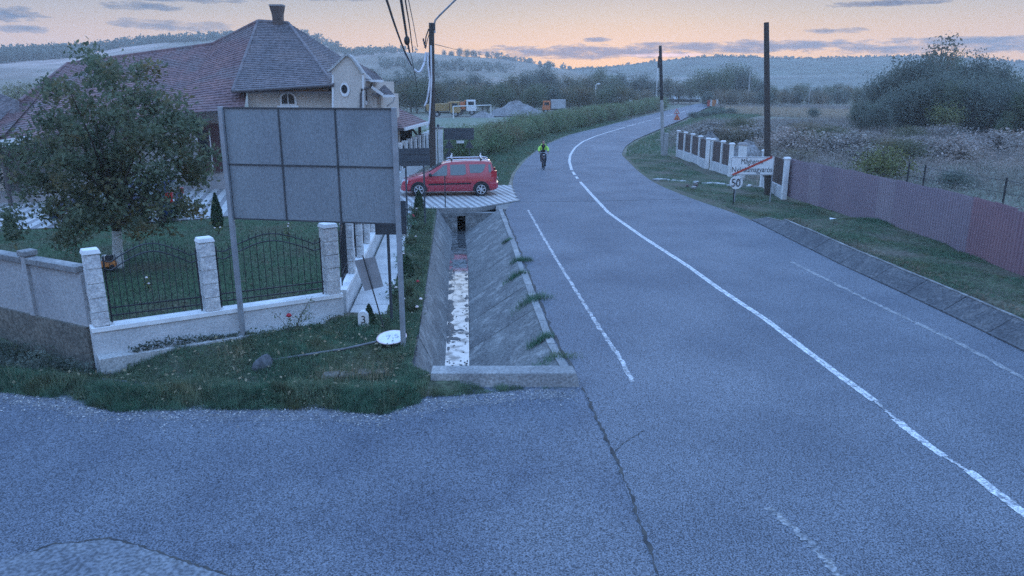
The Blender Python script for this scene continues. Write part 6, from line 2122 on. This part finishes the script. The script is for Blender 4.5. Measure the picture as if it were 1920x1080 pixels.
def pile(name, label, px, py, wpx, hpx, m, seed, cat='heap', sharp=.8):
    g = G(px, py)
    k = g.y / F * 1.04
    rx, hz = wpx * k / 2, hpx * k
    vs, fs = [], []
    rings, n = 9, 30
    for i in range(rings + 1):
        r = i / rings
        for j in range(n):
            a = 2 * math.pi * j / n
            rr = rx * r * (1 + .12 * math.sin(a * 2 + seed) + .06 * math.sin(a * 5 + seed * 2))
            z = hz * ((.5 + .5 * math.cos(math.pi * r)) * (1 - sharp) + max(0, 1 - r ** 1.15) * sharp) * (1 + .10 * math.sin(a * 3 + i * 1.7 + seed)) - .1
            z += hz * rnd.uniform(-.07, .07) * (1 - sharp * .7)
            rr *= rnd.uniform(.94, 1.06)
            vs.append((g.x + rr * math.cos(a), g.y + rr * .7 * math.sin(a), z))
    for i in range(rings):
        for j in range(n):
            a, b = i * n + j, i * n + (j + 1) % n
            fs.append((a, b, b + n, a + n))
    o = MB().add(vs, fs).build(name, m, None, True)
    tag(o, label, cat)
pile('gravel_heap', 'pointed grey gravel heap beyond the thicket', 968, 216, 104, 25, GRAV, 1)
pile('gravel_heap', 'low brown heap beside the football goal', 905, 220, 46, 12, GRAV, 3)
pile('rubble_heap', 'pale grey rubble heap behind the pillar fence, near the concrete pole', 1330, 279, 58, 30, GRAV, 2, sharp=.25)
pile('rubble_heap', 'longer low grey heap behind the town sign', 1398, 304, 118, 38, GRAV, 5, sharp=.25)
# stacked triangle warning signs
root = thing('warning_sign', 'pair of stacked red rimmed triangle warning signs at the right edge of the road', 'road sign')
Yt = 108.0
for x, y0, y1, w, m in ((1269, 203, 213.5, 5.4, SIGNW), (1269.5, 212.5, 225, 6.4, ORNG)):
    MB().prism([V(x - w, y1, Yt), V(x + w, y1, Yt), V(x, y0, Yt)], (0, .03, 0)).build('triangle_rim', REDP, root)
    MB().prism([V(x - w * .62, y1 - 1.3, Yt - .03), V(x + w * .62, y1 - 1.3, Yt - .03), V(x, y0 + 3.2, Yt - .03)], (0, .02, 0)).build('triangle_face', m, root)
    MB().box(V(x, y1 - 3.2, Yt - .05), (.1, .02, .22)).build('pictogram', INK, root)
MB().tube([V(1269.3, 232, Yt + .1), V(1269.3, 204, Yt + .1)], .04, 6).build('post', GALV, root, smooth=True)
root = thing('roadwork_barrier', 'orange and white barrier at the far end of the road', 'barrier')
g = G(1336, 200)
for i, m in enumerate((REDP, TRIM, ORNG, ORNG, TRIM)):
    a = V(1326 + i * 4.2, 194, g.y)
    MB().box((a.x + .33, g.y + .15 * i, .85), (.62, .25, 1.5 + (.2 if i in (1, 4) else 0))).build('barrier_board', m, root)
    MB().box((a.x + .33, g.y + .15 * i + .2, .06), (.5, .7, .12)).build('foot', IRON, root)
# far white poles
for px, yb, yt, lab in ((1230, 190, 128, 'white pole left of the concrete pole, far off'), (1263, 188, 144, 'white far pole right of the concrete pole'), (1283, 188, 150, 'thin white far pole, middle of the five by the white sheds'),
                        (1294.5, 188, 148, 'brighter white far pole, fourth of the five by the sheds'), (1304.5, 186, 152, 'last thin white far pole by the sheds'), (1402, 192, 134, 'white far pole standing before the middle trees'),
                        (1516, 197, 164, 'white far pole standing before the trees left of the dark wood')):
    g = G(px, yb + 3)
    t = V(px, yt, g.y).z
    o = MB().tube([(g.x, g.y, -.5), (g.x, g.y, t)], .17 if px not in (1283, 1304.5) else .12, 7).build('far_pole', TRIM if px < 1400 else CPOLE, None, True)
    tag(o, lab, 'pole')
root = thing('street_lamp', 'small pale street lamp above the thicket far left of the road', 'street lamp')
g = G(1116, 200)
z = V(1116, 158, g.y).z
MB().tube([(g.x, g.y, 0), (g.x, g.y, z - .3), (g.x + .15, g.y, z), (g.x + .7, g.y, z + .1)], .1, 6).build('post', TRIM, root, smooth=True)
MB().ball((g.x + .7, g.y, z + .08), (.4, .2, .15), 8, 6).build('lamp_head', TRIM, root, smooth=True)
def shed(label, px0, px1, yb, yt, Y):
    r = thing('white_shed', label, 'shed')
    a, b = V(px0, yb, Y), V(px1, yb, Y)
    zt = V(px0, yt, Y).z
    MB().box(((a.x + b.x) / 2, Y + 3, zt * .3), (b.x - a.x, 6, zt * .6)).build('wall', BRKW, r)
    MB().prism([(a.x - .3, Y - .4, zt * .55), (a.x - .3, Y + 6.4, zt * .55), (a.x - .3, Y + 3, zt)], (b.x - a.x + .6, 0, 0)).build('roof', COPE, r)
    return r
shed('long low white roof beyond the thicket left of the road', 1146, 1184, 196, 182, 185)
shed('far white roof left of the small far poles', 1234, 1262, 193, 180, 232)
shed('far white roof among the small far poles', 1264, 1284, 193, 181, 240)
shed('far white roof right of the small far poles', 1287, 1312, 193, 181, 236)
root = thing('wire_fence', 'dark wire fence with a few posts in the field behind the red fence', 'fence')
PW_ = [G(1700, 345), G(1730, 351), G(1880, 381), G(1990, 403)]
for p in PW_:
    MB().tube([(p.x, p.y, -.1), (p.x, p.y, 1.15)], .05, 6).build('post', IRON, root, smooth=True)
for h in (.45, 1.0):
    MB().tube([(p.x, p.y, h) for p in PW_], .012, 5).build('wire', IRON, root)
# litter
for px, py, nm, lab, m in ((1560, 414, 'paper_scrap', 'white scrap of paper on the verge before the red fence', TRIM), (1406, 350, 'paper_scrap', 'small pale scrap in the grass near the speed sign', TRIM)):
    g = G(px, py, .3 if py > 400 else 0)
    o = MB().hexa([(g.x - .1, g.y - .06, g.z + .06), (g.x + .12, g.y - .05, g.z + .08), (g.x + .08, g.y + .08, g.z + .07), (g.x - .08, g.y + .06, g.z + .09)],
                  [(g.x - .1, g.y - .05, g.z + .075), (g.x + .11, g.y - .05, g.z + .10), (g.x + .08, g.y + .07, g.z + .085), (g.x - .08, g.y + .06, g.z + .11)]).build(nm, m)
    tag(o, lab, 'litter')
root = thing('stone_edging', 'low pale strip of stones across the entrance by the speed sign', 'stones')
q0, q1 = G(1225, 336, 0), G(1425, 352, 0)
for i in range(26):
    p = q0.lerp(q1, i / 25) + Vector((rnd.uniform(-.1, .1), rnd.uniform(-.3, .3), 0))
    lump(MB(), (p.x, p.y, .0), rnd.uniform(.14, .26), i, 8, 5, .35).build('stone', LCONC if i % 3 else CONC, root, smooth=True)
root = thing('broken_brick_heap', 'few broken reddish bricks beside the stone edging', 'bricks')
for i in range(7):
    g = G(1300 + rnd.uniform(-12, 14), 350 + rnd.uniform(-5, 6))
    MB().box((g.x, g.y, .07), (.24, .12, .1), rnd.uniform(0, 3)).build('brick', PLINTH if i % 2 else BRKW, root, bevel=.01)

# ------------------------------------------------------------------ hills
def hill(name, prof, D, base, back, m, rows=26, cols=220, rough=1.0, seed=0):
    "prof: skyline in photograph positions; D: distance of the ridge as function of x; base: distance of the foot"
    px = np.linspace(prof[0][0], prof[-1][0], cols)
    py = np.interp(px, [q[0] for q in prof], [q[1] for q in prof])
    for _ in range(3):
        py[1:-1] = (py[:-2] + 2 * py[1:-1] + py[2:]) / 4
    XX = np.zeros((rows, cols)); YY = XX.copy(); ZZ = XX.copy()
    ridge_pts = []
    for j in range(cols):
        d = D(px[j])
        top = V(px[j], py[j], d)
        sx_ = top.x / d
        for i in range(rows):
            t = i / (rows - 1) * 1.25
            y = base(px[j]) + (d - base(px[j])) * min(t, 1) + back * max(0, t - 1) * 4
            if t <= 1:
                z = top.z * (t * t * (3 - 2 * t) * .35 + t * .65)
            else:
                z = top.z * (1 - ((t - 1) * 4) ** 1.6 * .45)
            XX[i, j] = sx_ * y
            YY[i, j] = y
            ZZ[i, j] = z - 1.5 * (1 - min(t, 1)) + rough * vnoise(XX[i, j], y, .02, seed) * min(1, 4 * abs(1 - t)) * min(t, 1)
        ridge_pts.append((top.x, top.y, top.z, px[j]))
    put(name, grid_mesh(name, XX, YY, ZZ, m))['kind'] = 'structure'
    return np.array(ridge_pts), (XX, YY, ZZ)
HL = [(-300, 120), (-200, 118), (0, 112), (60, 106), (160, 102), (230, 88), (300, 79), (350, 78), (440, 70), (520, 64), (570, 68), (610, 84), (650, 100), (700, 98), (740, 96), (800, 100), (860, 105), (940, 110), (1000, 119), (1060, 130), (1110, 142), (1180, 165)]
ridgeL, gridL = hill('near_hill', HL, lambda x: 480 + max(0, x) * .28, lambda x: 190 + max(0, x) * .10, 60, HILLA, 30, 260, 1.2, 3)
HF = [(700, 150), (900, 135), (1000, 130), (1090, 128), (1150, 124), (1220, 116), (1300, 107), (1345, 104), (1400, 106), (1500, 109), (1600, 107), (1700, 104), (1800, 108), (1920, 116), (2100, 112), (2500, 120), (2900, 130)]
ridgeF, gridF = hill('far_hill', HF, lambda x: 800, lambda x: 500, 50, HILLB, 24, 260, 1.8, 1)
HM = [(1000, 150), (1200, 147), (1300, 143), (1420, 142), (1560, 140), (1640, 139), (1760, 142), (1920, 146), (2200, 150), (2800, 155)]
hill('middle_slope', HM, lambda x: 490, lambda x: 300, 40, HILLC, 20, 200, 1.2, 6)
# woods on the hills, far too many trees to count
def wood(name, pts, h, n, leaf, m, label, seed):
    rg = np.random.default_rng(seed)
    pts = np.asarray(pts)
    hh = h * rg.uniform(.55, 1.35, len(pts))
    P = np.repeat(pts, n, 0)
    H = np.repeat(hh, n)[:, None]
    u = unit(rg.normal(size=P.shape)) * rg.uniform(.3, 1, (len(P), 1)) ** .5
    P = P + u * H * np.array([.42, .42, .45]) + np.array([0, 0, .5]) * H
    return stuff(name, np_mesh(name, leaves(P, leaf, rg, .5, .8), 4, m), label, 'woodland')
rg_ = np.random.default_rng(5)
sel = []
for x, y, z, px in ridgeL:
    if px < 120: k, hmul = 5, 1
    elif px < 470: k = 4
    elif px < 1000: k = 3
    else: k = 1
    if 745 < px < 945: k = 0 if rg_.uniform() < .85 else 1
    for i in range(k):
        t = rg_.uniform(-4, 14)
        sel.append((x + rg_.normal() * 5, y - t * 1.5, z - 1.2 - max(0, t) * .12))
wood('hilltop_wood', sel, 6.0, 46, 1.5, LEAFC, 'fringe of trees along the crest of the left hill', 6)
sel = []
for x, y, z, px in ridgeL[(ridgeL[:, 3] > -300) & (ridgeL[:, 3] < 160)]:
    for i in range(7):
        t = rg_.uniform(0, .22)
        sel.append((x * (1 - t * .5), y * (1 - t * .5), z * (1 - t * .95) - .5))
wood('hillside_wood', sel, 8.0, 40, 1.7, LEAFC, 'wood on the slope at the far left below the crest', 7)
sel = []
XX, YY, ZZ = gridL
for row in range(9):
    a = int(rg_.integers(5, 23))
    b0 = int(rg_.integers(110, 215))
    for b in range(b0, min(b0 + int(rg_.integers(12, 45)), 245)):
        for k_ in range(3):
            if rg_.uniform() < .7:
                a2 = min(max(a + int(rg_.integers(-1, 2)), 1), 24)
                sel.append((XX[a2, b] + rg_.normal() * 3, YY[a2, b] + rg_.normal() * 3, ZZ[a2, b] - .4))
wood('hillside_wood', sel, 5.0, 60, 1.0, LEAFC, 'hedgerows and copses in bands across the slope of the left hill', 8)
sel = []
for x, y, z, px in ridgeF:
    for i in range(4):
        t = rg_.uniform(0, .10)
        sel.append((x + rg_.normal() * 4, y * (1 - t * .4), z - 2 - t * 14))
wood('ridge_wood', sel, 3.2, 22, 1.5, LEAFC, 'forest edge along the crest of the far dark hill', 9)
# lone trees on the skyline
for px, yb, yt in ((833, 106, 92), (846, 107, 94), (862, 107, 88), (876, 107, 91), (887, 107, 92), (899, 131, 116), (914, 109, 95), (932, 110, 96), (1013, 128, 116), (1028, 130, 112)):
    d = (480 + px * .28) * (.985 if yb < 115 else .88)
    b = V(px, yb + 1.5, d)
    place_tree(rnd.choice((PA, PC)), 'skyline_tree', nth('x', 'small dark tree alone on the crest of the left hill, %s from the left'), 'tree', 'lone trees on the skyline of the left hill', b.x, b.y, V(px, yt, d).z - b.z, b.z - .3, rnd.uniform(.9, 1.4))

# ------------------------------------------------------------------ haze
hz = MB().box((0, 500, 34), (3960, 1360, 74)).build('haze', SOIL)
hm = bpy.data.materials.new('haze_air')
hm.use_nodes = True
ht = hm.node_tree
ht.nodes.clear()
pv = ht.nodes.new('ShaderNodeVolumePrincipled')
pv.inputs['Color'].default_value = (.95, .93, .88, 1)
pv.inputs['Density'].default_value = .00075
pv.inputs['Anisotropy'].default_value = .2
ho = ht.nodes.new('ShaderNodeOutputMaterial')
ht.links.new(pv.outputs[0], ho.inputs['Volume'])
hz.data.materials.clear()
hz.data.materials.append(hm)
hz['kind'] = 'stuff'
hz['label'] = 'thin evening haze over the valley'
hz['category'] = 'haze'
bpy.context.view_layer.update()
